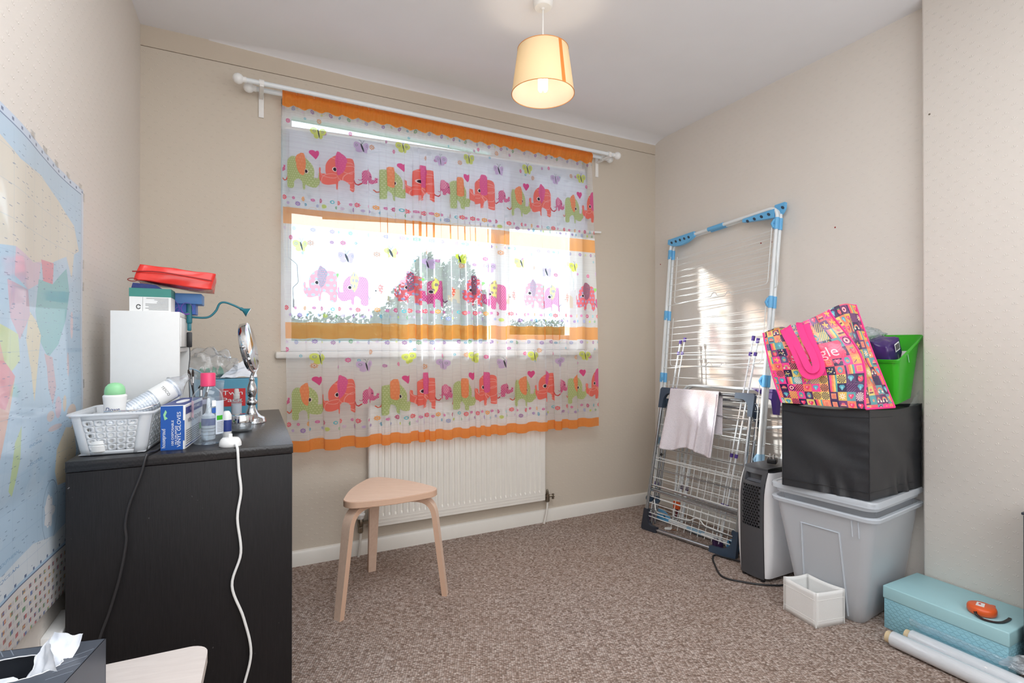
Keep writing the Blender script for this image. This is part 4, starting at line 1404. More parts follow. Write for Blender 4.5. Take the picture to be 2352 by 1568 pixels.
def bt_label(a0, a1, z0, z1, mat, nm='label', r=.0384):
    add(nm, MB().grid(lambda u, v: (-.108 + r * math.sin(a0 + (a1 - a0) * u), 1.625 - r * .80 * math.cos(a0 + (a1 - a0) * u), DT + z0 + (z1 - z0) * v), 14, 3), mat, bt, 180)
bt_label(.55, 1.35, .028, .118, M_lab); bt_label(.30, .56, .086, .100, M_blue_gl, 'label_band'); bt_label(.30, .56, .104, .120, M_white_print, 'label_band')
bt_label(.62, 1.15, .066, .078, M_green_pl, 'label_mark', .0387); bt_label(-1.5, -.95, .075, .12, plain('label_blush', (226, 196, 206), .5), 'label_edge')
for k in range(7): bt_label(.64, 1.25, .034 + k * .0042, .0355 + k * .0042, M_grey_print, 'label_line', .0387)

db = thing('dropper_bottle', 'small white nozzle bottle with blue label seen behind the clear bottle', 'bottle', (-.112, 1.705, DT))
Md = Matrix.Translation((-.112, 1.705, DT))
add('bottle', MB().lathe([(.0165, 0), (.0175, .002), (.0175, .062), (.0165, .068), (.009, .074)], 24, Md), M_white, db)
add('nozzle', MB().lathe([(.0085, .074), (.0075, .078), (.0052, .092), (.0044, .112), (.0030, .116), (0, .1165)], 16, Md), M_white_matt, db)
add('label', MB().lathe([(.0177, .040), (.0178, .041), (.0178, .059), (.0177, .060)], 24, Md), plain('label_slate_blue', (96, 112, 160), .5), db)
for z in (.012, .022, .031): add('label_line', MB().lathe([(.01765, z), (.01775, z + .0008), (.01765, z + .0016)], 24, Md), M_grey_print, db)
wb = thing('squeeze_bottle', 'slim white bottle with a blue band half hidden behind the clear bottle', 'bottle', (-.066, 1.70, DT))
Mw = Matrix.Translation((-.066, 1.70, DT))
add('bottle', MB().lathe([(.011, 0), (.0125, .002), (.0125, .066), (.009, .074), (.006, .078)], 20, Mw), M_white, wb)
add('label', MB().lathe([(.01265, .020), (.0127, .021), (.0127, .052), (.01265, .053)], 20, Mw), M_blue_dk, wb)

tc = thing('toothbrush_charger', 'white electric toothbrush charger with a peg at the chest front edge', 'charger', (-.052, 1.560, DT))
Mq = Matrix.Translation((-.052, 1.560, DT)) @ Matrix.Rotation(-.35, 4, 'Z')
add('charger_base', MB().lathe([(.0230, 0), (.0245, .002), (.0240, .010), (.0215, .018), (.0175, .0225), (.010, .0232), (0, .0232)], 30, Mq, 0, 1.12, .9), M_white, tc)
add('peg', MB().lathe([(.0050, .0228), (.0048, .0320), (.0040, .0332), (0, .0334)], 14, Mq), M_white, tc)
cable = spline([(-.040, 1.538, .787), (-.036, 1.520, .786), (-.0335, 1.5135, .772), (-.031, 1.5135, .725), (-.026, 1.513, .668), (-.034, 1.5125, .601), (-.026, 1.513, .51), (-.046, 1.512, .43), (-.019, 1.511, .34), (-.002, 1.510, .245), (-.022, 1.507, .150), (-.03, 1.49, .07), (-.06, 1.44, .0065), (-.12, 1.36, .005)], 7)
add('power_cord', MB().tube(cable, .0033, 8), M_white, tc)

jr = thing('cosmetic_jar', 'squat silver lidded face cream jar in front of the mirror foot', 'jar', (-.030, 1.815, DT))
Mj = Matrix.Translation((-.030, 1.815, DT)) @ Matrix.Rotation(.2, 4, 'Z')
add('jar_glass', MB().lathe([(.027, 0), (.031, .002), (.034, .008), (.034, .026), (.032, .028)], 32, Mj, 0, 1, .82), M_jarglass, jr)
add('jar_inner', MB().lathe([(.020, .006), (.027, .009), (.029, .027), (0, .0275)], 28, Mj, 0, 1, .82), M_steel, jr)
add('jar_lid', MB().lathe([(.0335, .028), (.0350, .0285), (.0350, .050), (.0340, .0515), (0, .0520)], 32, Mj, 0, 1, .82), M_chrome, jr)

sp = thing('spray_bottle', 'small clear spray bottle with a white pump before the tissue box', 'bottle', (-.052, 2.150, DT))
Ms = Matrix.Translation((-.052, 2.150, DT))
add('bottle', MB().lathe([(.014, 0), (.0165, .002), (.017, .060), (.016, .066), (.009, .071)], 22, Ms), film('pale_spray_plastic', (.86, .94, .93), .1, .25, .08), sp)
add('pump', MB().lathe([(.0105, .0705), (.0110, .072), (.0108, .084), (.0082, .0855), (.0078, .103), (.0060, .106), (0, .1065)], 18, Ms), M_white, sp)
add('label', MB().lathe([(.0171, .012), (.0172, .013), (.0172, .050), (.0171, .051)], 22, Ms), M_lab, sp)

# ------------------------------------------------------------------ standing mirror
mr = thing('vanity_mirror', 'round chrome vanity mirror on a turned pedestal seen nearly edge-on', 'mirror', (-.002, 1.995, DT))
Mm = Matrix.Translation((-.002, 1.995, DT))
prof = [(.046, 0), (.047, .003), (.045, .006), (.043, .015), (.040, .019), (.030, .023), (.020, .034), (.013, .050), (.0105, .060), (.015, .063), (.0185, .070), (.0155, .077), (.0105, .080), (.0125, .083), (.0105, .087), (.0125, .092), (.0165, .104), (.0150, .122), (.0105, .136), (.0075, .146), (.0095, .149), (.0060, .155), (.0055, .163)]
add('pedestal', MB().lathe(prof, 32, Mm), M_chrome, mr, 60)
ctr = Vector((-.012, 1.995, 1.041))
nrm = Vector((.95, -.17, .17)).normalized()
Mk = frame(ctr, nrm.cross(Vector((0, 0, 1))), Vector((0, 0, 1)) - nrm * nrm.z)
if (Mk.to_3x3() @ Vector((0, 0, 1))).dot(nrm) < 0: Mk = Mk @ Matrix.Rotation(PI, 4, 'Y')
R = .082
add('mirror_rim', MB().lathe([(R - .004, -.013), (R, -.011), (R + .001, 0), (R, .011), (R - .004, .0128)], 44, Mk), M_chrome, mr, 60)
M_mirror = plain('mirror_silver', (240, 243, 245), .02, 1.0, .0)
add('mirror_glass', MB().lathe([(R - .0045, .0095), (R * .5, .0096), (0, .0096)], 44, Mk), M_mirror, mr, 60)
add('mirror_glass', MB().lathe([(R - .0045, -.0095), (R * .5, -.0096), (0, -.0096)], 44, Mk), M_mirror, mr, 60)
yk = MB().tube([tuple(Mk @ Vector(((R + .006) * math.cos(a), (R + .006) * math.sin(a), 0))) for a in np.linspace(-PI, 0, 26)], .0042, 8)
yk.tube([tuple(Mk @ Vector((0, -R - .006, 0))), (-.002, 1.995, DT + .160)], .0055, 10)
add('yoke', yk, M_chrome, mr, 60)
for sx in (-1, 1):
    add('pivot_knob', MB().sphere(tuple(Mk @ Vector((sx * (R + .010), 0, 0))), .0062, 12), M_chrome, mr)

# ------------------------------------------------------------------ tissue box, tissue, bags, brushes
tx = thing('tissue_carton', 'blue twin pack tissue carton with a red panel behind the mirror', 'tissue box', (-.10, 2.305, DT))
add('carton', MB().rbox(-.225, .018, 2.262, 2.345, DT, .916, .0015, 1), M_tissuebox, tx)
add('carton_line', MB().box(-.2252, .0182, 2.2617, 2.3455, .862, .8625), plain('carton_dark_line', (70, 124, 150), .5), tx)  # thin darker blue line round the carton
Mx = frame((-.068, 2.2618, .845), (1, 0, 0), (0, 0, 1))
add('red_panel', MB().prism([(-.044, -.034), (.044, -.034), (.044, .034), (-.044, .034)], .0004, Mx), M_red_print, tx, 0)
lettering('Twin', .017, Mx @ Matrix.Translation((.0, .010, .0005)), M_white_print, tx, fit=.068)
lettering('Pack', .017, Mx @ Matrix.Translation((.0, -.017, .0005)), M_white_print, tx, fit=.070)
def sheet(name, pts, mat, parent, n=14, amp=.006, seed=1.0, thick=0):
    """crumpled sheet over a quad of four corners"""
    mb = MB()
    def f(u, v):
        p = Vector(lerp3(lerp3(pts[0], pts[1], u), lerp3(pts[3], pts[2], u), v))
        return p + noise.noise_vector(p * 30 + Vector((seed, 0, seed))) * amp + noise.noise_vector(p * 75 + Vector((0, seed, 0))) * amp * .4
    return add(name, mb.grid(f, n, n), mat, parent, 180, solid=thick)
ts = thing('tissue', 'crumpled white tissue pulled out on top of the blue carton', 'tissue', (-.06, 2.305, .9165))
sheet('tissue_sheet', [(-.115, 2.285, .922), (.012, 2.275, .920), (.022, 2.318, .972), (-.035, 2.330, .985)], M_tissue, ts, 16, .008, 2.0)
sheet('tissue_sheet', [(-.120, 2.32, .921), (.00, 2.335, .920), (.01, 2.315, .968), (-.07, 2.30, .948)], M_tissue, ts, 14, .008, 5.0)
cbag = thing('clear_bag', 'clear crinkled plastic bag with green contents slumped on the tissue carton', 'bag', (-.155, 2.30, .9165))
add('bag_film', blob((-.150, 2.315, .962), .082, .045, .062, .5, 2.4, 3.1, 44, .78), M_filmbag, cbag, 180)
for k in range(4):
    add('green_net', lump([(-.19 + k * .022, 2.30, .922 + k * .004), (-.165 + k * .022, 2.30, .921 + k * .004), (-.165 + k * .022, 2.33, .921), (-.19 + k * .022, 2.33, .921),
                           (-.18 + k * .022, 2.302, .958 + .004 * k), (-.172 + k * .022, 2.302, .956), (-.172 + k * .022, 2.326, .956), (-.18 + k * .022, 2.326, .957)], 5, .004, 60, k), plain('sage_green_cloth', (130, 176, 150), .8), cbag, 180)

cup = thing('brush_pot', 'small dark pot holding make-up brushes beside the white cabinet', 'pot', (-.155, 1.925, DT))
Mp = Matrix.Translation((-.155, 1.925, DT))
add('pot_body', MB().lathe([(.026, 0), (.028, .002), (.029, .098), (.030, .100), (.0275, .100), (.0265, .004), (0, .0035)], 28, Mp), plain('smoked_plastic', (46, 46, 62), .2, 0, .06), cup)
add('pot_band', MB().lathe([(.0292, .080), (.0296, .081), (.0296, .094), (.0292, .095)], 28, Mp), plain('lilac_grey', (150, 146, 166), .4), cup)
def brush(lab, a, b, r, mat, tip, tipr, tiplen, hd=False):
    t_ = thing('makeup_brush', lab, 'brush', a, 'brushes in the dark pot')
    A, B = Vector(a), Vector(b)
    d = (B - A).normalized()
    add('handle', MB().tube([A, A + (B - A) * .7, B], [r * .7, r, r * .9], 10), mat, t_)
    add('ferrule', MB().tube([B - d * .004, B + d * .016], r * 1.15, 10), M_chrome, t_)
    add('bristles', MB().tube([B + d * .016, B + d * (.016 + tiplen * .5), B + d * (.016 + tiplen)], [r * 1.1, tipr, tipr * .35], 12), tip, t_)
M_bristle = cloth('dark_bristles', (40, 34, 32), (70, 58, 52), 300)
M_bristle2 = cloth('rosy_bristles', (150, 112, 106), (180, 140, 130), 300)
brush('slim black make-up brush leaning furthest left out of the dark pot', (-.146, 1.925, .786), (-.172, 1.913, .925), .0026, M_black_pl, M_bristle, .0050, .030)
brush('upright grey handled brush in the dark pot against the cabinet edge', (-.166, 1.93, .786), (-.170, 1.938, .930), .0024, M_grey_pl, M_bristle, .004, .024)
brush('fat rosy bristled brush leaning right out of the dark pot', (-.158, 1.922, .786), (-.130, 1.930, .900), .0042, M_black_pl, M_bristle2, .010, .026)
brush('short black ball-ended brush standing in the middle of the dark pot', (-.150, 1.936, .786), (-.149, 1.945, .886), .004, M_black_pl, M_bristle, .0085, .016)

zb = thing('grip_seal_bag', 'bluish clear grip seal bag propped between cabinet and crinkled bag', 'bag', (-.165, 2.16, DT))
def zf(u, v):
    return (-.222 + u * .118 + .012 * v, 2.165 + .012 * math.sin(u * 4 + v) + .02 * v, DT + .002 + v * (.185 - .055 * u) + .006 * math.sin(u * 7))
add('bag_film', MB().grid(zf, 18, 14), M_zip, zb, 180)
add('seal_strip', MB().tube([zf(u, .97) for u in np.linspace(0, 1, 14)], .0018, 6), M_paleblue, zb)

# ------------------------------------------------------------------ white cabinet with things on top
kb = thing('desk_cabinet', 'plain white upright shelf cabinet standing at the back of the chest', 'cabinet', (-.28, 1.98, DT))
KX0, KX1, KY0, KY1, KT = -.366, -.1965, 1.845, 2.115, 1.148
M_cab = plain('white_laminate', (226, 226, 224), .45, 0, .02)
add('side_panel', MB().rbox(KX0, KX1, KY0, KY0 + .014, DT, KT, .001), M_cab, kb)
add('side_panel', MB().rbox(KX0, KX1, KY1 - .014, KY1, DT, KT, .001), M_cab, kb)
add('top_panel', MB().rbox(KX0, KX1, KY0 + .0142, KY1 - .0142, KT - .014, KT, .001), M_cab, kb)
add('bottom_panel', MB().rbox(KX0, KX1, KY0 + .0142, KY1 - .0142, DT, DT + .014, .001), M_cab, kb)
add('shelf', MB().rbox(KX0, KX1 - .004, KY0 + .0142, KY1 - .0142, 1.026, 1.040, .001), M_cab, kb)
add('back_panel', MB().box(KX0, KX0 + .005, KY0 + .0142, KY1 - .0142, DT + .014, KT - .0142), M_cab, kb)
add('drawer_front', MB().rbox(KX1 - .012, KX1 + .002, KY0 + .016, KY1 - .016, 1.042, KT - .016, .001), M_white, kb)

wc = thing('carton', 'white carton with a teal top band standing on the white cabinet', 'carton', (-.272, 1.91, KT))
add('carton_body', MB().rbox(-.3255, -.2215, 1.866, 1.956, KT, KT + .069, .001, 1), M_card, wc)
add('teal_band', MB().box(-.3258, -.2212, 1.8655, 1.9565, KT + .044, KT + .0693), M_tealcard, wc)
Mf = frame((-.2735, 1.8654, KT + .022), (1, 0, 0), (0, 0, 1))
for k in range(9):
    w_ = [.056, .036, .028, .03, .058, .058, .05, .058, .05][k]
    add('print_line', MB().box(.046 - w_, .046, -.0002, .0002, .018 - k * .0042 - .0011, .018 - k * .0042, M=frame((-.2735, 1.8653, KT + .022), (1, 0, 0), (0, 1, 0))), M_grey_print, wc)
add('round_mark', MB().tube([(-.2735 - .029 + .0048 * math.cos(a), 1.8652, KT + .014 + .0062 * math.sin(a)) for a in np.linspace(.3, 5.8, 20)], .0011, 5), M_black_print, wc)
add('fold_line', MB().box(-.2925, -.2920, 1.8652, 1.8656, KT + .001, KT + .043), M_grey_print, wc)

gx = thing('gift_box', 'blue lidded gift box tied with curled purple ribbon behind the teal banded carton', 'box', (-.23, 2.03, KT))
add('box_body', MB().rbox(-.300, -.168, 1.992, 2.072, KT, KT + .066, .0015, 1), plain('deep_blue_card', (66, 108, 190), .5, 0, .05, 40), gx)
add('box_lid', MB().rbox(-.316, -.150, 1.980, 2.084, KT + .034, KT + .068, .002), M_bluecard, gx)
rb = MB()
rb.strap(spline([(-.226, 1.974, KT + .045), (-.214, 1.972, KT + .030), (-.212, 1.971, KT + .012), (-.222, 1.970, KT + .004)], 6), .0022, .0003)
rb.strap([(-.190 + .016 * math.cos(a), 1.972 - .002 * a, KT + .018 + .019 * math.sin(a)) for a in np.linspace(-.5, 5.2, 24)], .0022, .0003)
rb.strap([(-.214 + .009 * math.cos(a), 1.970, KT + .010 + .012 * math.sin(a)) for a in np.linspace(0, 5.6, 18)], .0020, .0003)
add('ribbon', rb, M_purple_ribbon, gx)

nv = thing('folded_cloth', 'folded dark navy cloth squeezed under the red pouch', 'cloth', (-.29, 1.915, KT + .070))
add('cloth_fold', lump([(-.322, 1.872, 1.2178), (-.245, 1.872, 1.2178), (-.245, 1.955, 1.2178), (-.322, 1.955, 1.2178), (-.318, 1.876, 1.233), (-.262, 1.876, 1.229), (-.262, 1.95, 1.229), (-.318, 1.95, 1.233)], 8, .002, 30, 2), M_navycloth, nv, 60)
rp = thing('pouch', 'shiny red vinyl pouch lying on top of the carton and gift box', 'pouch', (-.21, 1.96, KT + .07))
add('pouch_body', lump([(-.318, 1.885, 1.2420), (-.118, 1.900, 1.2245), (-.122, 2.06, 1.2245), (-.315, 2.05, 1.245), (-.305, 1.890, 1.292), (-.106, 1.905, 1.276), (-.112, 2.05, 1.272), (-.30, 2.04, 1.288)], 16, .007, 16, 4.0, .006), M_redvinyl, rp, 180)
zp = MB().tube(spline([(-.321, 1.884, 1.268), (-.26, 1.880, 1.270), (-.19, 1.883, 1.262), (-.116, 1.895, 1.252)], 6), .0018, 6)
add('zip', zp, plain('dark_red_zip', (150, 24, 24), .5), rp)
add('pull_loop', MB().tube([(-.320 + .012 * math.cos(a), 1.882, 1.243 + .0045 * math.sin(a)) for a in np.linspace(0, 2 * PI, 18)][:-1], .0012, 6, True), plain('dark_red_cord', (130, 26, 22), .6), rp)

lp = thing('clip_lamp', 'teal gooseneck clip lamp clamped to the white cabinet', 'lamp', (-.185, 1.99, 1.13))
cl = MB().rbox(-.1935, -.178, 1.985, 2.005, 1.118, 1.186, .004, 3).rbox(-.1915, -.180, 1.988, 2.002, 1.094, 1.122, .003)
cl.rbox(-.205, -.186, 1.984, 2.006, 1.1485, 1.1545, .002)
add('clip', cl, M_teal_pl, lp)
neck = spline([(-.182, 1.995, 1.140), (-.150, 1.995, 1.138), (-.128, 1.998, 1.143), (-.110, 2.0, 1.163), (-.100, 2.0, 1.186), (-.085, 2.0, 1.192), (-.060, 2.0, 1.184), (-.036, 2.0, 1.172)], 8)
add('gooseneck', MB().tube(neck, .0034, 10), M_teal_pl, lp)
hdir = Vector((.84, -.02, -.46)).normalized()
Mh = frame((-.038, 2.0, 1.173), hdir.orthogonal(), hdir.cross(hdir.orthogonal()))
add('lamp_head', MB().lathe([(.0045, 0), (.0058, .002), (.0055, .010), (.010, .018), (.0165, .028), (.0160, .0285), (.009, .019), (0, .015)], 22, Mh), M_teal_pl, lp)
add('lens', MB().lathe([(.0160, .0275), (.0150, .0300), (0, .0305)], 20, Mh), M_white, lp)
add('switch', MB().rbox(-.193, -.178, 1.987, 2.001, 1.040, 1.090, .003), M_black_pl, lp)
add('flex', MB().tube(spline([(-.1855, 1.994, 1.041), (-.184, 1.993, 1.01), (-.187, 1.992, .96), (-.184, 1.99, .86), (-.19, 1.98, .79), (-.192, 1.95, .7835)], 6), .0014, 6), M_grey_pl, lp)

pc = add('power_lead', MB().tube(spline([(-.212, 1.60, .7825), (-.218, 1.56, .783), (-.227, 1.530, .785), (-.230, 1.5135, .778), (-.240, 1.512, .735), (-.262, 1.512, .668), (-.270, 1.513, .62), (-.268, 1.513, .58), (-.280, 1.512, .50), (-.300, 1.512, .42), (-.318, 1.51, .36), (-.33, 1.50, .28), (-.35, 1.49, .20), (-.36, 1.47, .10), (-.37, 1.45, .006), (-.38, 1.38, .0045)], 6), .0030, 8), plain('black_lead', (44, 43, 45), .45), None, loc=(-.23, 1.53, .783))
tag(pc, 'thin black power lead hanging down the chest side from the basket', 'cable')

# ------------------------------------------------------------------ low seat with tissue box at the bottom left
st = thing('low_stool', 'whitewashed rounded wooden seat at the bottom left corner of the view', 'stool', (-.245, 1.0, 0))
Mst = Matrix.Translation((-.245, 1.005, 0)) @ Matrix.Rotation(-.03, 4, 'Z')
add('seat', MB().prism(rrect(.325, .410, .035, 7), .020, Mst @ Matrix.Translation((0, 0, .430))), M_whitewash, st)
for sx in (-1, 1):
    for sy in (-1, 1):
        add('leg', MB().rbox(sx * .125 - .016, sx * .125 + .016, sy * .16 - .016, sy * .16 + .016, 0, .4298, .003, 2, Mst), M_whitewash, st)
tz = thing('tissue_box', 'dark grey patterned tissue box with an oval opening on the low stool', 'tissue box', (-.30, 1.03, .4505))
Mtz = frame((-.2225, 1.098, .4505), (-.985, -.17, 0), (.17, -.985, 0))
# local x runs left along the back edge, y towards the camera (z up kept by construction)
Mtz = Matrix.Translation((-.222, 1.098, .4505)) @ Matrix.Rotation(math.radians(-12), 4, 'Z') @ Matrix.Rotation(0, 4, 'Z')
M_tzbox = plain('slate_card', (84, 90, 100), .32, .25, .12, 25)
TW, TD, TH = .200, .125, .100
mbz = MB()
mbz.box(-TW, 0, -TD, 0, 0, .002, Mtz)
for r_ in ((-TW, -TW + .0012, -TD, 0), (-.0012, 0, -TD, 0), (-TW, 0, -TD, -TD + .0012), (-TW, 0, -.0012, 0)):
    mbz.box(*r_, 0, TH, Mtz)
n_ = 48
hole, outer = [], []
for k in range(n_):
    a = 2 * PI * k / n_
    c, s_ = math.cos(a), math.sin(a)
    rr_ = 1 + .025 * (k % 2)
    hole.append(tuple(Mtz @ Vector((-TW * .5 + .066 * c * rr_, -TD * .5 + .036 * s_ * rr_, TH))))
    q_ = min(TW * .5 / max(abs(c), 1e-6), TD * .5 / max(abs(s_), 1e-6))
    outer.append(tuple(Mtz @ Vector((-TW * .5 + c * q_, -TD * .5 + s_ * q_, TH))))
for cx_, cy_ in ((0, 0), (0, -TD), (-TW, 0), (-TW, -TD)):
    p = Mtz @ Vector((cx_, cy_, TH))
    k = min(range(n_), key=lambda i: (Vector(outer[i]) - p).length); outer[k] = tuple(p)
mbz.mesh(hole + outer, [(k, (k + 1) % n_, n_ + (k + 1) % n_, n_ + k) for k in range(n_)])
add('box_body', mbz, M_tzbox, tz, 20)
add('film_edge', MB().tube(hole, .0009, 5, True), M_white_print, tz)
for k in range(6):
    x_ = -TW + .012 + k * .010 + (k % 2) * .004
    add('print_ray', MB().prism([(x_, -.001), (x_ + .0015, -.001), (x_ + .016, -.020), (x_ + .0145, -.020)], .0003, Mtz @ Matrix.Translation((0, 0, TH + .0002))), plain('silver_print', (150, 158, 170), .3, .4), tz)
for k in range(4):
    add('print_ray', MB().prism([(-.004, -.030 - k * .02), (-.004, -.0315 - k * .02), (-.032, -.052 - k * .018), (-.032, -.0505 - k * .018)], .0003, Mtz @ Matrix.Translation((0, 0, TH + .0002))), plain('silver_print', (150, 158, 170), .3, .4), tz)
tt = thing('tissue', 'soft white tissue standing up out of the dark tissue box', 'tissue', tuple(Mtz @ Vector((-.10, -.06, .02))))
def tw(x, y, z): return tuple(Mtz @ Vector((x + .022, y, z - .004)))
sheet('tissue_sheet', [tw(-.115, -.075, .070), tw(-.058, -.070, .070), tw(-.040, -.030, .136), tw(-.090, -.018, .132)], M_tissue, tt, 18, .010, 1.0)
sheet('tissue_sheet', [tw(-.110, -.055, .070), tw(-.062, -.092, .075), tw(-.050, -.085, .118), tw(-.086, -.030, .138)], M_tissue, tt, 18, .010, 7.0)
sheet('tissue_sheet', [tw(-.150, -.085, .060), tw(-.060, -.095, .060), tw(-.062, -.040, .084), tw(-.150, -.040, .080)], M_tissue, tt, 16, .012, 3.0)
# ------------------------------------------------------------------ radiator
RX0, RX1, RZ0, RZ1, RY = .515, 1.525, .140, .738, 2.598
ra = thing('radiator', 'white ribbed panel radiator on the wall under the window', 'radiator', ((RX0 + RX1) / 2, 2.63, RZ0))
NR = 31
pitch = (RX1 - RX0 - .05) / NR
def ribs(mb):
    xs, prof = [], []
    x = RX0 + .004
    xs.append((x, 0)); xs.append((RX0 + .028, 0))
    for k in range(NR):
        a = RX0 + .025 + k * pitch
        for t, d in ((.30, 0), (.40, .55), (.47, 1), (.63, 1), (.70, .55), (.80, 0)):
            xs.append((a + pitch * t, d))
    xs.append((RX1 - .004, 0))
    zs = [(RZ0 + .004, 0), (RZ0 + .050, 0), (RZ0 + .062, 1), (RZ1 - .062, 1), (RZ1 - .050, 0), (RZ1 - .004, 0)]
    n = len(xs)
    vs = [(x, RY + .009 * d * k, z) for z, k in zs for x, d in xs]
    fs = [(j * n + i, j * n + i + 1, (j + 1) * n + i + 1, (j + 1) * n + i) for j in range(len(zs) - 1) for i in range(n - 1)]
    mb.mesh(vs, fs)
b = MB(); ribs(b)
b.tube([(RX0 + .004, RY + .004, RZ0 + .004), (RX1 - .004, RY + .004, RZ0 + .004)], .0045, 8).tube([(RX0 + .004, RY + .004, RZ1 - .004), (RX1 - .004, RY + .004, RZ1 - .004)], .0045, 8)
add('front_panel', b, M_gloss_white, ra, 28)
b = MB()
for z in (RZ0 + .018, RZ0 + .034): b.box(RX0 + .008, RX1 - .008, RY - .0012, RY + .002, z, z + .003)
add('pressed_line', b, M_gloss_white, ra, 0, kind='stuff')
for x in (RX0, RX1 - .004): add('end_panel', MB().rbox(x, x + .004, RY + .002, 2.642, RZ0 + .002, RZ1 + .002, .001), M_gloss_white, ra)
b = MB()
for k in range(40):
    x = RX0 + .015 + k * (RX1 - RX0 - .03) / 40
    b.box(x, x + .012, RY + .010, 2.640, RZ1 - .001, RZ1 + .001)
b.box(RX0 + .004, RX1 - .004, RY, RY + .010, RZ1 - .002, RZ1 + .003).box(RX0 + .004, RX1 - .004, 2.634, 2.642, RZ1 - .002, RZ1 + .003)
add('top_grille', b, M_gloss_white, ra, 0, kind='stuff')
add('rear_panel', MB().box(RX0 + .004, RX1 - .004, 2.630, 2.640, RZ0 + .004, RZ1 - .004), M_gloss_white, ra)
vx, vy = .478, 2.615
tv = add('thermostatic_valve', MB().lathe([(.013, .150), (.0145, .152), (.0145, .186), (.013, .188)], 16, Matrix.Translation((vx, vy, 0))), M_brass, ra)
add('valve_head', MB().lathe([(.0150, .188), (.0165, .190), (.0180, .203), (.0215, .206), (.0215, .213), (.0175, .216), (.0190, .238), (.0165, .250), (.009, .256), (0, .257)], 24, Matrix.Translation((vx, vy, 0))), M_white, tv)
b = MB()
for k in range(14):
    a = 2 * PI * k / 14
    b.tube([(vx + .0185 * math.cos(a), vy + .0185 * math.sin(a), .220), (vx + .0180 * math.cos(a), vy + .0180 * math.sin(a), .246)], .0013, 5)
add('grip_ribs', b, M_white_matt, tv, kind='stuff')
add('valve_nut', MB().tube([(vx, vy, .168), (RX0 + .006, vy, .168)], .010, 6).lathe([(.009, .118), (.013, .120), (.013, .146), (.010, .150)], 6, Matrix.Translation((vx, vy, 0))), M_brass, tv, 30)
add('supply_pipe', MB().tube(spline([(vx, vy, .122), (vx - .001, vy, .08), (vx - .006, vy + .002, .03), (vx - .010, vy + .003, -.002)], 5), .0065, 10), M_gloss_white, ra)
lx, ly = 1.548, 2.615
lv = add('lockshield_valve', MB().lathe([(.009, .125), (.0125, .128), (.0125, .168), (.010, .170)], 14, Matrix.Translation((lx, ly, 0))).lathe([(.0075, .170), (.0085, .174), (.006, .192), (.004, .198), (0, .199)], 12, Matrix.Translation((lx, ly, 0))), M_brass, ra)
add('drain_spout', MB().tube([(lx + .008, ly - .004, .158), (lx + .038, ly - .016, .160)], .0065, 10).tube([(lx + .030, ly - .013, .172), (lx + .030, ly - .013, .142)], .007, 8).tube([(lx - .004, ly, .160), (RX1 + .002, ly, .160)], .008, 6), M_brass, lv, 30)
add('return_pipe', MB().tube(spline([(lx, ly, .128), (lx - .002, ly, .09), (lx - .014, ly, .03), (lx - .022, ly + .002, -.002)], 5), .0060, 10), M_gloss_white, ra)

gb_ = thing('green_bow', 'pale green tulle bow draped over the radiator top behind the curtain', 'bow', (.62, 2.618, RZ1))
def loopf(cx, sgn):
    def f(u, v):
        a = 2 * PI * u
        return (cx + sgn * (.032 + .030 * math.cos(a)), 2.612 + .016 * (v - .5) + .003 * math.sin(3 * a), RZ1 + .016 + .013 * math.sin(a) + .004 * math.sin(5 * a + v))
    return f
for s_ in (-1, 1): add('bow_loop', MB().grid(loopf(.622, s_), 26, 4), M_tulle, gb_, 180)
add('bow_knot', MB().sphere((.622, 2.610, RZ1 + .017), .011, 12), plain('green_ribbon', (110, 190, 130), .6), gb_)
for s_ in (-1, 1): add('bow_tail', MB().grid(lambda u, v: (.622 + s_ * (.012 + .030 * v + .012 * u), 2.596 - .004 * math.sin(PI * v) - .001, RZ1 + .012 - .060 * v + .003 * math.sin(u * 9)), 6, 10), M_tulle, gb_, 180)

# ------------------------------------------------------------------ three legged stool
sc = Vector((.508, 2.185, 0))
sl = thing('three_legged_stool', 'birch three legged stool with rounded triangular seat before the radiator', 'stool', sc)
angs = [math.radians(a) for a in (93, 211, 331)]
def seat_outline(R_, r, bow, per=10):
    pts = []
    C = [Vector((math.cos(a), math.sin(a))) * (R_ - r) for a in angs]
    for i in range(3):
        a = angs[i]
        for k in range(per + 1):
            t = a - math.radians(56) + math.radians(112) * k / per
            pts.append(C[i] + Vector((math.cos(t), math.sin(t))) * r)
        e = pts[-1]
        b_ = angs[(i + 1) % 3]
        s2 = C[(i + 1) % 3] + Vector((math.cos(b_ - math.radians(56)), math.sin(b_ - math.radians(56)))) * r
        m = (C[i] + C[(i + 1) % 3]).normalized()
        for k in range(1, 12):
            t = k / 12
            pts.append(e + (s2 - e) * t + m * bow * math.sin(PI * t))
    return [(sc.x + p.x, sc.y + p.y) for p in pts]
so_ = seat_outline(.212, .052, .016)
b = MB()
n = len(so_)
c2 = (sc.x, sc.y)
def ins(k, d): return (so_[k][0] + (c2[0] - so_[k][0]) * d, so_[k][1] + (c2[1] - so_[k][1]) * d)
rings = [(.016, .4145), (0, .4165), (0, .4385), (.008, .4405)]
vs = [(*ins(k, d), z) for d, z in rings for k in range(n)]
fs = [(j * n + k, j * n + (k + 1) % n, (j + 1) * n + (k + 1) % n, (j + 1) * n + k) for j in range(3) for k in range(n)]
bt_i = len(vs)
b.mesh(vs, fs, None, 1)
b.mesh([(*ins(k, .016), .4145) for k in range(n)], [tuple(range(n - 1, -1, -1))], None, 0)
b.mesh([(*ins(k, .008), .4405) for k in range(n)], [tuple(range(n))], None, 0)
add('seat', b, [M_birch, M_plyedge], sl, 30)
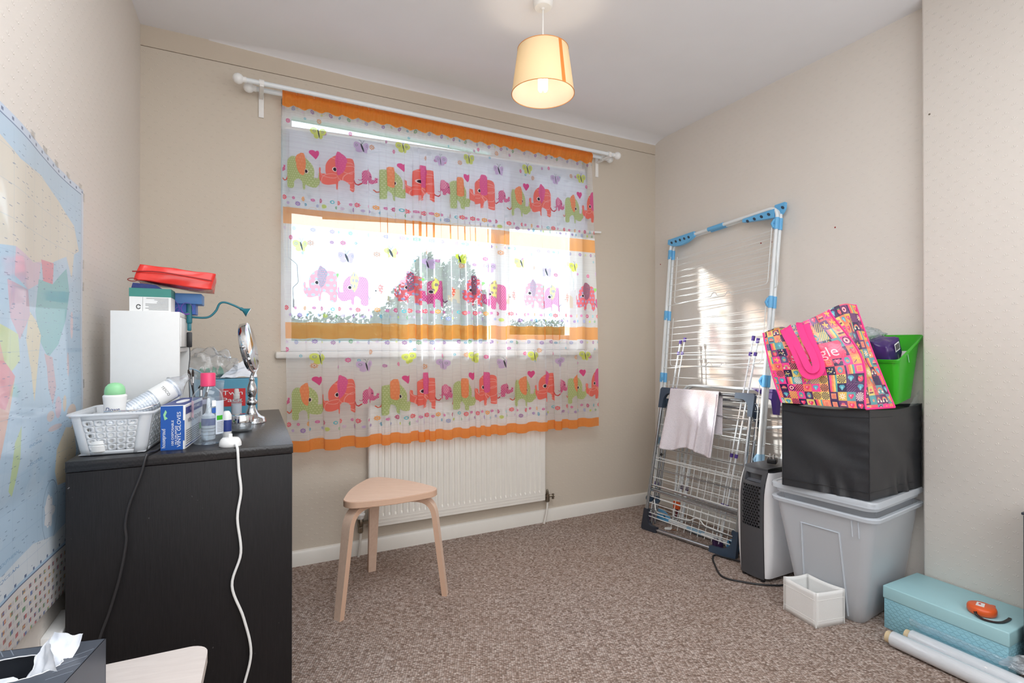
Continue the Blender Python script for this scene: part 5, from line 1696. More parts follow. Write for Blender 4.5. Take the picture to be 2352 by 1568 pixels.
for a in angs:
    d = Vector((math.cos(a), math.sin(a), 0))
    w = Vector((-d.y, d.x, 0))
    path = [sc + d * .035 + Vector((0, 0, .4035))] + rounded([sc + d * .05 + Vector((0, 0, .4035)), sc + d * .196 + Vector((0, 0, .4035)), sc + d * .247 + Vector((0, 0, 0.0))], .085, 12)
    hw, ht = .0235, .0105
    vs, fs, mi = [], [], []
    T = []
    for i, p in enumerate(path):
        q0 = path[max(0, i - 1)]; q1 = path[min(len(path) - 1, i + 1)]
        t = (q1 - q0).normalized(); nn = t.cross(w)
        k = 1 - .28 * max(0, (.40 - p.z) / .40)
        for sx, sy in ((1, 1), (1, -1), (-1, -1), (-1, 1)):
            q_ = p + w * hw * k * sx + nn * ht * sy
            if i == len(path) - 1: q_.z = 0
            vs.append(q_)
    b = MB()
    m = len(path)
    wide = [(i * 4 + k, i * 4 + (k + 1) % 4, (i + 1) * 4 + (k + 1) % 4, (i + 1) * 4 + k) for i in range(m - 1) for k in (1, 3)]
    edge = [(i * 4 + k, i * 4 + (k + 1) % 4, (i + 1) * 4 + (k + 1) % 4, (i + 1) * 4 + k) for i in range(m - 1) for k in (0, 2)]
    b.mesh(vs, wide + [(3, 2, 1, 0), tuple((m - 1) * 4 + k for k in range(4))], None, 0)
    b.mesh(vs, edge, None, 1)
    add('leg', b, [M_birch, M_plyedge], sl, 30)
# ------------------------------------------------------------------ clothes airers against the right wall
def quad_pt(TL, TR, BL, BR):
    TL, TR, BL, BR = map(Vector, (TL, TR, BL, BR))
    nrm_ = (TR - TL).cross(BL - TL).normalized()
    if nrm_.x > 0: nrm_ = -nrm_          # towards the room
    def P(s, t, d=0.0):
        """s 0 left .. 1 right, t 0 top .. 1 bottom, d out towards the room"""
        return TL * (1 - s) * (1 - t) + TR * s * (1 - t) + BL * (1 - s) * t + BR * s * t + nrm_ * d
    return P

# tall tower airer, white with sky blue corners
ta = thing('tower_airer', 'tall folded white clothes airer with sky blue corners leaning in the corner', 'clothes airer', (2.28, 2.1, 0))
P = quad_pt((2.376, 2.452, 1.690), (2.366, 1.703, 1.735), (2.190, 2.412, .016), (2.215, 1.742, .016))
for d, nm in ((.022, 'front'), (-.003, 'rear')):
    pts = rounded([P(0, 0, d), P(1, 0, d), P(1, 1, d), P(0, 1, d)], .055, 7, True)
    add('frame_tube', MB().tube(pts, .0092, 10, True), M_white_tube, ta)
def wedge(s0, s1, t0, t1, d, flip=False, holes=4, nm='corner_grip'):
    """blue corner fitting along the top bar with slotted holes"""
    b = MB()
    n = 12
    top, bot = [], []
    for k in range(n + 1):
        s = s0 + (s1 - s0) * k / n
        q_ = k / n
        dep = (t1 - t0) * (math.sin(PI * min(1, max(0, .08 + .84 * q_))) ** .5) if not flip else (t1 - t0) * (1 - q_ * .75) ** .7
        top.append((s, t0)); bot.append((s, t0 + dep))
    loop = top + bot[::-1]
    m = len(loop)
    vs = [P(s, t, d + .008) for s, t in loop] + [P(s, t, d - .010) for s, t in loop]
    fs = [(k, (k + 1) % m, m + (k + 1) % m, m + k) for k in range(m)]
    for k in range(n):
        fs += [(k, k + 1, m - 2 - k, m - 1 - k), (m + k, m + m - 1 - k, m + m - 2 - k, m + k + 1)]
    b.mesh(vs, fs)
    g = add(nm, b, M_skyblue, ta, 35)
    for k in range(holes):
        s = s0 + (s1 - s0) * (.16 + .66 * k / max(1, holes - 1)); t = t0 + (t1 - t0) * .45
        c = P(s, t, d + .0084)
        add('grip_hole', MB().prism([(.0065 * math.cos(a * PI / 6), .0115 * math.sin(a * PI / 6)) for a in range(12)], .0006, frame(c, P(s + .01, t) - P(s, t) + (P(s, t) - P(s, t + .01)) * .5, P(s, t) - P(s, t + .01))), M_navy, g, 0)
wedge(-.018, .27, -.008, .026, .026, False, 5)
wedge(.985, .73, .006, .032, .024, True, 4)
wedge(1.03, .955, -.012, .022, -.004, False, 1)
wedge(-.02, .20, 1.006, .972, .026, False, 2)
wedge(.80, 1.02, 1.006, .972, .026, False, 2)
for s0, s1, t in ((.405, .55, 0), (.405, .55, 1)):
    b = MB().tube([P(s0, t, .022), P(s1, t, .022)], .0125, 12).tube([P(s0, t, -.003), P(s1, t, -.003)], .0118, 12)
    add('bar_joiner', b, M_skyblue if t == 0 else M_paleblue, ta)
tiers = [.0495, .2780, .5065, .7330]
for ti, t in enumerate(tiers):
    for s in (0, 1):
        b = MB()
        for d in (.022, -.003):
            b.tube([P(s, t - .017, d), P(s, t + .017, d)], .0125, 12)
        c = P(s, t, .036); ds = (.018 if s == 0 else -.022)
        b.tube([P(s + ds * .5, t - .012, .028), P(s + ds, t, .034), P(s + ds * .5, t + .012, .028)], .0075, 8)
        add('tier_clip', b, M_skyblue if ti < 3 else M_paleblue, ta)
    for d in (.034, .006):
        dr = .010 if d > .02 else 0.0
        t0_, t1_ = t + .012, t + .186
        m_ = .5 + (.02 if d > .02 else .12)
        bump_ = [P(m_ - .045, t1_, d), P(m_ - .03, t1_, d), P(m_ - .012, t1_ - .012, d), P(m_ + .012, t1_ - .012, d), P(m_ + .03, t1_, d), P(m_ + .045, t1_, d)]
        off = .030 + (.035 if d < .02 else 0)
        loop = rounded([P(off, t0_, d), P(off, t1_ + dr, d)] + bump_ + [P(1 - .022 + (.05 if d < .02 else 0), t1_ - dr, d), P(1 - .022, t0_, d)], .022, 5)
        add('shelf_wire', MB().tube(loop, .0022, 6), M_wire, ta)
        for k in range(7):
            tt_ = t0_ + .012 + (t1_ - t0_ - .012) * k / 7
            add('shelf_wire', MB().tube([P(off, tt_ + dr * .4, d), P(.985, tt_ - dr * .4, d)], .0014, 5), M_wire, ta)

# winged airer behind with purple brackets, grey white tube and an orange ended bar
wa = thing('winged_airer', 'folded grey white airer with purple brackets and orange bar ends behind the others', 'clothes airer', (2.26, 2.05, 0))
Q = quad_pt((2.345, 2.30, .80), (2.365, 1.66, .815), (2.235, 2.27, .02), (2.27, 1.68, .02))
for d in (-.004, .028):
    add('frame_tube', MB().tube(rounded([Q(-.02, 1, d), Q(-.02, 0, d), Q(1.0 + d, 0, d), Q(1.0 + d, 1, d)], .075, 7), .0075, 9), M_white_tube, wa)
for s0, s1 in ((.84, .925),):
    b = MB()
    pts = [(s0 - (.12 if s1 > s0 else -.12), -.006), (s1, -.006), (s1 + (.03 if s1 > s0 else -.03), .02), (s1 + (.03 if s1 > s0 else -.03), .15), (s1 + .008, .15), (s1 - (.02 if s1 > s0 else -.02), .065), (s0, .040)]
    vs = [Q(s, t, .046) for s, t in pts] + [Q(s, t, .014) for s, t in pts]
    m = len(pts)
    b.mesh(vs, [tuple(range(m)), tuple(range(2 * m - 1, m - 1, -1))] + [(k, (k + 1) % m, m + (k + 1) % m, m + k) for k in range(m)])
    add('corner_bracket', b, M_purple, wa, 30)
cb_ = MB().tube([Q(.10, .34, .05), Q(1.06, .215, .05)], .0075, 10)
add('cross_bar', cb_, M_white_tube, wa)
add('bar_end', MB().tube([Q(1.06, .215, .05), Q(1.19, .20, .05)], .0088, 10), M_orange_pl, wa)
for k in range(10):
    t = .12 + k * .075
    add('rail', MB().tube([Q(.03, t, .012), Q(1.0, t - .01, .012)], .0017, 6), M_wire, wa)
for k in range(13):
    s = .12 + k * .06
    add('mesh_wire', MB().tube([Q(s, .30, .020), Q(s - .02, .93, .020)], .0012, 5), M_wire, wa)
for s in (.085, .15):
    add('wing_leg', MB().tube([Q(s + .02, .40, .040), Q(s - .05, .995, .040)], .0085, 10), M_white_tube, wa)
    add('leg_collar', MB().tube([Q(s - .012, .735, .040), Q(s - .016, .762, .040)], .0098, 10), M_darkpurple, wa)
ob = MB()
ob.rbox(-.020, .020, -.008, .008, -.022, .022, .003, 2, Matrix.Translation(Q(.045, .885, .052)) @ Matrix.Rotation(.25, 4, 'Z') @ Matrix.Rotation(PI / 2, 4, 'Z'))
add('wing_clip', ob, M_orange_pl, wa)
add('wing_strap', MB().strap([Q(.05, .90, .048), Q(.04, .985, .048)], .006, .003), plain('maroon_plastic', (92, 30, 40), .5), wa)

# slim white airer with purple caps
pa = thing('rod_airer', 'slim white rod airer with purple end caps folded flat between the taller racks', 'clothes airer', (2.2, 2.1, 0))
S = quad_pt((2.300, 2.322, 1.040), (2.300, 1.790, 1.045), (2.128, 2.392, .012), (2.135, 1.885, .012))
for s, dd in ((0, (0, .032)), (1, (0, .034))):
    for j, off in enumerate(dd):
        so2 = -off if s == 1 else off
        ss = (s + (.06 if s == 0 else -.055) * j)
        top_t = -.022 - .012 * j
        add('upright_rod', MB().tube([S(ss, top_t, 0), S(ss, .985, 0)], .0048 if j == 0 else .0036, 8), M_white_tube, pa)
        for t in (top_t, .045, .255, .55, .80):
            hl = .012 if t == top_t else .009
            add('rod_cap', MB().tube([S(ss, t - hl, 0), S(ss, t + hl, 0)], .0085, 8), M_purple, pa)
        add('foot_cap', MB().rbox(-.012, .012, -.012, .012, 0, .045, .003, 2, Matrix.Translation(S(ss, .985, 0)) @ Matrix.Translation((0, 0, -S(ss, .985, 0).z + .001))), M_darkpurple, pa)
for t in (.055, .12, .185, .25, .36, .48, .60, .72, .84, .93):
    add('rail', MB().tube([S(-.01, t, .004), S(1.0, t - .006, .004)], .0024 if t == .055 else .0016, 6), M_wire, pa)

# grey steel airer in front with navy corners
da = thing('steel_airer', 'folded steel clothes airer with navy corners holding the towel in front', 'clothes airer', (2.1, 2.02, 0))
D_ = quad_pt((2.130, 2.279, .783), (2.246, 1.772, .786), (1.994, 2.288, .014), (2.104, 1.768, .014))
layers = [(.0, 0.0, 1.0, .0095), (-.030, .03, .985, .0080), (-.056, .075, .975, .0075)]
for d, ta_, tb_, r in layers:
    e = -.015 * (d < -.001) + d * .2
    if d == 0.0:
        pts = rounded([D_(0, 0, 0), D_(1, 0, 0), D_(1, 1, 0), D_(0, 1, 0)], .050, 7, True)
        add('frame_tube', MB().tube(pts, r, 10, True), M_steel, da)
    else:
        add('frame_tube', MB().tube(rounded([D_(.03 - d * .4, tb_, d), D_(.03 - d * .4, ta_, d), D_(1 - d * 1.2, ta_, d), D_(1 - d * .9, tb_, d)], .055, 7), r, 10), M_steel, da)
def elbow(s, t, ls, lt, nm='corner_piece', mat=M_navy, d=0):
    """L shaped moulded corner with a curved inner web"""
    b = MB()
    ds, dt = (1 if s == 0 else -1), (1 if t == 0 else -1)
    o = .025
    outer = [(s - ds * o * .9, t + dt * lt), (s - ds * o, t - dt * o * .25), (s - ds * o * .4, t - dt * o * .8), (s + ds * ls, t - dt * o * .72)]
    inner = [(s + ds * ls, t + dt * .020)] + [(s + ds * (.028 + (ls * .62 - .028) * (1 - math.sin(a))), t + dt * (.022 + (lt * .62 - .022) * (1 - math.cos(a)))) for a in np.linspace(0, PI / 2, 7)] + [(s + ds * .024, t + dt * lt)]
    pts = outer + inner
    m = len(pts)
    vs = [D_(a, b_, d + .0125) for a, b_ in pts] + [D_(a, b_, d - .0125) for a, b_ in pts]
    vs = [Vector((v[0], v[1], max(.0015, v[2]))) for v in vs]
    b.mesh(vs, [tuple(range(m)), tuple(range(2 * m - 1, m - 1, -1))] + [(k, (k + 1) % m, m + (k + 1) % m, m + k) for k in range(m)])
    return add(nm, b, mat, da, 30)
elbow(0, 0, .14, .13); elbow(1, 0, .17, .13); elbow(0, 1, .16, .13, mat=plain('dark_navy_plastic', (42, 46, 56), .45)); elbow(1, 1, .24, .15)
for s, t, d in ((.02, .075, -.030), (1.02, .10, -.030), (1.055, .16, -.056)):
    b = MB().rbox(-.010, .010, -.012, .012, -.030, .030, .006, 3, Matrix.Translation(D_(s, t + .02, d)) @ Matrix.Rotation(-.12, 4, 'Y'))
    add('hinge_clip', b, M_navy, da)
for s, t, d in ((-.01, .80, -.02), (.06, .80, -.035), (.965, .87, -.03), (1.0, .86, -.045)):
    add('wheel_cap', MB().tube([D_(s, t, d - .008), D_(s, t, d + .008)], .020, 16), M_navy, da)
for s, t in ((-.006, .47), (.075, .47)):
    add('rivet', MB().sphere(D_(s, t, -.01), .0085, 10), M_black_pl, da)
rows = [.140, .265, .345, .43, .505, .525, .585, .65, .705, .735, .79, .835, .88, .905, .93]
for k, t in enumerate(rows):
    thick = k in (9,)
    for j in range(2 if k % 2 == 0 else 1):
        dt = .012 * j
        add('rail', MB().tube([D_(-.02, t + dt - .012, -.006 - .03 * j), D_(1.0, t + dt + .012, -.006 - .03 * j)], .0062 if thick else .0021, 7), M_steel if thick or k % 3 == 0 else M_wire, da)
for t in (.715, .755): add('rail', MB().tube([D_(.0, t - .018, -.012), D_(1.0, t + .018, -.012)], .0046, 8), M_steel, da)
hookloop = rounded([D_(.05, .80, -.020), D_(.09, .885, -.020), D_(.50, .873, -.020), D_(.545, .845, -.02), D_(.60, .845, -.02), D_(.645, .877, -.02), D_(.98, .895, -.020), D_(1.0, .80, -.02)], .02, 4)
add('hook_wire', MB().tube(hookloop, .0032, 7), M_wire, da)
for k in range(9):
    s = .30 + k * .075
    add('mesh_wire', MB().tube([D_(s + .02, .50, -.024), D_(s - .01, .965, -.024)], .0017, 6), M_wire, da)

# towel over the top bar
def towel(u, v):
    s = .115 + u * .56
    front, back = .318, .21
    a = v * (front + back)
    th = .013
    if a < back:
        base = D_(s + .05 * (1 - a / back), (back - a) / .78, -.026 - .010 * math.sin(u * 5)); t_ = 1
        k = (back - a) / back
    else:
        k = (a - back) / front
        wave = .016 * math.sin(u * 11 + 1.2) * k + .012 * math.sin(u * 21 + .5) * k * k + (.022 * math.exp(-((u - .74) / .06) ** 2) - .020 * math.exp(-((u - .66) / .05) ** 2)) * min(1, k * 2.2)
        drop = (a - back) / .78 * (1 + .05 * math.sin(u * 7 + 1) - .10 * max(0, .2 - u))
        ss = s + .012 * k * (u - .3)
        base = D_(ss, drop, .020 + wave)
        base.x -= .008 * k
    w = math.exp(-((a - back) / .022) ** 2)
    base.z += .0125 * w
    p = base + noise.noise_vector(base * 160) * .0012
    return p
tw_ = thing('towel', 'pale lilac white towel draped over the steel airer top bar', 'towel', (2.17, 2.08, .79))
add('towel_cloth', MB().grid(towel, 64, 90), M_towel, tw_, 180, solid=.004)
add('hem', MB().tube([Vector(towel(.965, v)) + Vector((-.0035, -.0008, 0)) for v in np.linspace(.42, .985, 36)], .0016, 6), plain('towel_stitching', (196, 190, 200), .9), tw_)

scrap = thing('paper_scrap', 'tiny torn white paper scrap on the carpet under the airers', 'scrap', (2.10, 2.20, 0))
sheet('paper_piece', [(2.085, 2.225, .003), (2.105, 2.195, .003), (2.125, 2.205, .012), (2.100, 2.235, .009)], M_card, scrap, 8, .004, 2.0)
sheet('paper_piece', [(2.105, 2.20, .002), (2.13, 2.17, .002), (2.135, 2.18, .006), (2.112, 2.21, .006)], plain('brown_paper', (150, 110, 84), .8), scrap, 6, .003, 5.0)

# ------------------------------------------------------------------ air cooler tower
ac = thing('air_purifier', 'white and charcoal tower air purifier with honeycomb grille beside the clear boxes', 'air purifier', (2.12, 1.60, 0))
PH = .492
def pur_x(z):     # front profile leaning back a little towards the top
    return 2.004 + .006 * math.sin(PI * z / PH) * -1 + .028 * max(0, (z - .36) / .13) ** 2
def band_pt(y, z, d=0): return (pur_x(z) + d + .9 * (abs(y - 1.592) / .14) ** 2 * .05, y, z)
CY0, CY1 = 1.532, 1.652
zs = np.linspace(.012, PH, 24)
def cover(u, v):
    z = .012 + v * (PH - .012)
    return band_pt(CY1 + (CY0 - CY1) * u, z)
GZ0, GZ1, GY0, GY1 = .235, .418, 1.638, 1.546
b = MB()
def rectgrid(y0, y1, z0, z1, nu=6, nv=8): b.grid(lambda u, v: band_pt(y0 + (y1 - y0) * u, z0 + (z1 - z0) * v), nu, nv)
rectgrid(CY1, CY0, .012, GZ0, 8, 12)
rectgrid(CY1, GY0, GZ0, GZ1, 2, 8); rectgrid(GY1, CY0, GZ0, GZ1, 2, 8)
rectgrid(CY1, CY0, GZ1, .432, 8, 2)
rectgrid(CY1, 1.634, .432, .468, 2, 3); rectgrid(1.552, CY0, .432, .468, 2, 3)
rectgrid(CY1, CY0, .468, PH - .006, 8, 3)
# rounded shoulder and charcoal top
b.grid(lambda u, v: (pur_x(PH - .006) + .9 * (abs(CY1 + (CY0 - CY1) * u - 1.592) / .14) ** 2 * .05 * (1 - v) + .006 * v + .262 * max(0, v - .2) / .8, CY1 + (CY0 - CY1) * u, PH - .006 + .008 * min(1, v * 5) + .004 * math.sin(PI * v)), 8, 12)
add('charcoal_band', b, M_grey_pl, ac, 50)
b = MB()
perf(b, lambda u, v: band_pt(GY0 + (GY1 - GY0) * u, GZ0 + (GZ1 - GZ0) * v, 0), 7, 15, .88, 6, True)
add('honeycomb_grille', b, M_grey_pl, ac, 0, solid=.002)
add('grille_shadow_box', MB().box(2.026, 2.032, 1.536, 1.648, GZ0 - .01, GZ1 + .01), M_black_pl, ac)
hr = MB().grid(lambda u, v: (pur_x(.432 + .036 * v) + .002 + .040 * math.sin(PI * min(1, v * .9 + .05)), 1.634 + (1.552 - 1.634) * u, .432 + .036 * v), 4, 8)
hr.mesh([band_pt(1.634, .432), band_pt(1.634, .468), (2.075, 1.634, .45)], [(0, 1, 2)]).mesh([band_pt(1.552, .432), band_pt(1.552, .468), (2.075, 1.552, .45)], [(0, 1, 2)])
add('hand_recess', hr, plain('mid_grey_plastic', (98, 100, 106), .5), ac)
def shell(sgn):
    y_in = CY1 if sgn > 0 else CY0
    def f(u, v):
        # u from the front edge round to the back, v bottom to top
        z = .018 + v * (PH - .030)
        k = math.sin(PI * min(1, max(0, .06 + .88 * v))) ** .45
        a = u * PI / 2
        bulge_ = .030 * k
        if u < .35:
            q_ = u / .35
            y = y_in + sgn * bulge_ * math.sin(q_ * PI / 2)
            x = pur_x(z) + .012 + .030 * (1 - math.cos(q_ * PI / 2))
        else:
            q_ = (u - .35) / .65
            y = y_in + sgn * bulge_ * (1 - .25 * q_ ** 3)
            x = pur_x(z) + .042 + q_ * (.205 + .02 * k)
        return (x, y, z)
    b = MB().grid(f, 18, 20)
    return b
for sgn in (1, -1):
    add('side_shell', shell(sgn), M_light_grey_pl, ac, 50)
b = MB().box(2.04, 2.255, CY0 + .004, CY1 - .004, .010, PH - .012)
add('inner_body', b, M_grey_pl, ac)
b = MB()
for x in (2.02, 2.23):
    for y in (1.545, 1.64): b.tube([(x, y, .014), (x, y, 0)], .010, 10)
add('foot', b, M_black_pl, ac, kind='stuff')
add('power_cord', MB().tube(spline([(2.13, 1.66, .03), (2.10, 1.70, .012), (2.068, 1.79, .006), (2.048, 1.835, .0055), (2.000, 1.805, .005), (1.958, 1.755, .0045), (1.915, 1.70, .0045), (1.892, 1.655, .0045), (1.898, 1.62, .0045), (1.925, 1.582, .0045), (1.965, 1.535, .0045), (2.01, 1.500, .0045), (2.055, 1.478, .0045), (2.11, 1.475, .006), (2.16, 1.49, .02)], 6), .0042, 8), M_black_pl, ac)
ad = thing('power_adapter', 'black plug adapter with metal pins lying on top of the air purifier', 'plug', (2.13, 1.575, PH + .008))
Ma = Matrix.Translation((2.125, 1.575, .5065)) @ Matrix.Rotation(.5, 4, 'Z')
add('adapter_body', MB().rbox(-.026, .026, -.020, .020, 0, .022, .005, 3, Ma), M_black_pl, ad)
for x, y, h in ((-.014, -.006, .017), (.010, -.006, .017), (-.002, .010, .021)):
    add('pin', MB().rbox(x - .0022, x + .0022, y - .0035, y + .0035, .0215, .0215 + h, .0006, 1, Ma), M_chrome, ad)

# ------------------------------------------------------------------ clear stacking boxes
def plan(w, d, r, per=5): return rrect(w, d, r, per)
def clear_box(label, ox, oy, oz, yaw, w, d, h, taper, lip, group=None, panel=True, name='storage_box', body=None):
    t = thing(name, label, 'storage box', (ox, oy, oz), group)
    M = Matrix.Translation((ox, oy, oz)) @ Matrix.Rotation(yaw, 4, 'Z')
    b = MB()
    def ring(k, z, gr=0): return [tuple(M @ Vector((x + .030 * (1 - k), y, z))) for x, y in plan(w - 2 * (taper - .030) * (1 - k) + gr, d - 2 * taper * (1 - k) + gr, .032 + .008 * k)]
    zs_ = [0, .012, .05, h * .5, h - .012, h]
    rs = [ring(0, 0, -.016), ring(.0, .012)] + [ring(z / h, z) for z in zs_[2:]]
    n = len(rs[0])
    vs = [p for r in rs for p in r]
    b.mesh(vs, [(j * n + k, j * n + (k + 1) % n, (j + 1) * n + (k + 1) % n, (j + 1) * n + k) for j in range(len(rs) - 1) for k in range(n)] + [tuple(range(n - 1, -1, -1))])
    add('box_body', b, body or M_frost, t, 40)
    lp_ = MB()
    prof = [(0, h - .017), (.012, h - .015), (.014, h - .003), (.011, h), (0, h)]
    rr2 = [[tuple(M @ Vector((x, y, z))) for x, y in plan(w + 2 * g, d + 2 * g, .04)] for g, z in prof]
    vs = [p for r in rr2 for p in r]
    lp_.mesh(vs, [(j * n + k, j * n + (k + 1) % n, (j + 1) * n + (k + 1) % n, (j + 1) * n + k) for j in range(len(prof) - 1) for k in range(n)])
    add('rim', lp_, M_frost_rim, t, 40)
    if panel:
        # raised panel outline and stiffening ribs on the face turned to the room (local -x)
        def fp(y, z): 
            k = z / h
            return tuple(M @ Vector((-(w / 2 - taper * (1 - k)) - .002, y, z)))
        add('pressed_panel', MB().tube([fp(-.075, .02), fp(-.065, h * .80), fp(.075, h * .80), fp(.085, .02)], .0035, 6), M_frost_rim, t)
        for y in (-d * .36, -d * .30): add('rib', MB().tube([fp(y, h - .024), fp(y, h - .085)], .0022, 6), M_frost_rim, t)
    return t, M
b1, MB1 = clear_box('large clear plastic storage box standing on the carpet in the alcove', 2.165, 1.272, 0.0, math.radians(6.5), .420, .370, .425, .062, .02)
b2, MB2 = clear_box('second clear box nested inside the large clear box with its lid on', 2.165, 1.272, 0.052, math.radians(6.5), .398, .348, .410, .058, .02, panel=False, body=M_inner)
lid = MB()
prof = [(.442, .392, .030, .462), (.442, .392, .030, .478), (.434, .384, .03, .4835), (.415, .365, .025, .4835), (.410, .360, .025, .4800), (.30, .25, .02, .4800)]
n = len(rrect(.4, .3, .03))
rings_ = [[tuple(Matrix.Translation((2.165, 1.272, 0)) @ Matrix.Rotation(math.radians(6.5), 4, 'Z') @ Vector((x, y, z))) for x, y in rrect(w, d, r)] for w, d, r, z in prof]
lid.mesh([p for r in rings_ for p in r], [(j * n + k, j * n + (k + 1) % n, (j + 1) * n + (k + 1) % n, (j + 1) * n + k) for j in range(len(prof) - 1) for k in range(n)] + [tuple((len(prof) - 1) * n + k for k in range(n))])
add('lid', lid, M_frost_rim, b2, 40)

# black fabric box on top
bb = thing('fabric_box', 'black fabric storage box on top of the clear boxes', 'storage box', (2.145, 1.23, .4845))
A, B_, C_, D2 = (1.905, 1.366), (1.988, 1.083), (2.372, 1.100), (2.300, 1.392)
z0, z1 = .4850, .815
def side(p, q_, bulge, seedv, nu=26, nv=22):
    p, q_ = Vector((*p, 0)), Vector((*q_, 0))
    d = (q_ - p); nn = Vector((d.y, -d.x, 0)).normalized()
    def f(u, v):
        z = z0 + (z1 - z0) * v
        w = math.sin(PI * u) * math.sin(PI * v)
        cr = .010 * max(0, 1 - abs(u - .62) * 3) * max(0, 1 - v * 3.2) * math.sin(u * 30 + v * 9) + .009 * max(0, u - .62) * math.sin(v * 46 + u * 5) * math.sin(PI * v) ** .5 * (.3 + v) + .004 * math.sin(7 * (u + 1.6 * v)) * w
        sag = -.012 * math.sin(PI * u) * v ** 6
        pt = p + d * u + nn * (bulge * w + cr + .0025 * noise.noise(Vector((u * 4, v * 4, seedv))) * w)
        return (pt.x, pt.y, z + sag)
    return MB().grid(f, nu, nv)
for p, q_, bu, sd in ((A, B_, -.007, 1), (B_, C_, .003, 2), (C_, D2, .002, 3), (D2, A, .002, 4)):
    s_ = side(p, q_, bu, sd)
    add('side_panel', s_, M_blackbox, bb, 180)
add('box_base', MB().mesh([(*A, z0), (*B_, z0), (*C_, z0), (*D2, z0)], [(0, 3, 2, 1)]), M_blackbox, bb, 0)
b = MB()
for p in (A, B_, C_, D2): b.tube([(*p, z0 + .001), (*p, z1)], .0025, 6)
add('corner_piping', b, M_blackbox, bb, kind='stuff')
for zz in (z1 - .001, z1 - .030, z0 + .028):
    seam = []
    for p, q_ in ((A, B_), (B_, C_)):
        for u in np.linspace(0, 1, 12): seam.append((p[0] + (q_[0] - p[0]) * u - .0022, p[1] + (q_[1] - p[1]) * u - .0012, zz - .012 * math.sin(PI * u) * ((zz - z0) / (z1 - z0)) ** 6))
    add('seam', MB().tube(seam, .0022 if zz > z1 - .01 else .0010, 5), M_blackbox, bb)
def inl(p, k): 
    c = Vector((2.145, 1.235)); v = Vector(p)
    return tuple(v + (c - v) * k)
add('box_contents', MB().mesh([(*inl(p, .04), z1 - .016) for p in (A, B_, C_, D2)], [(0, 1, 2, 3)]), M_blackbox, bb, 0)

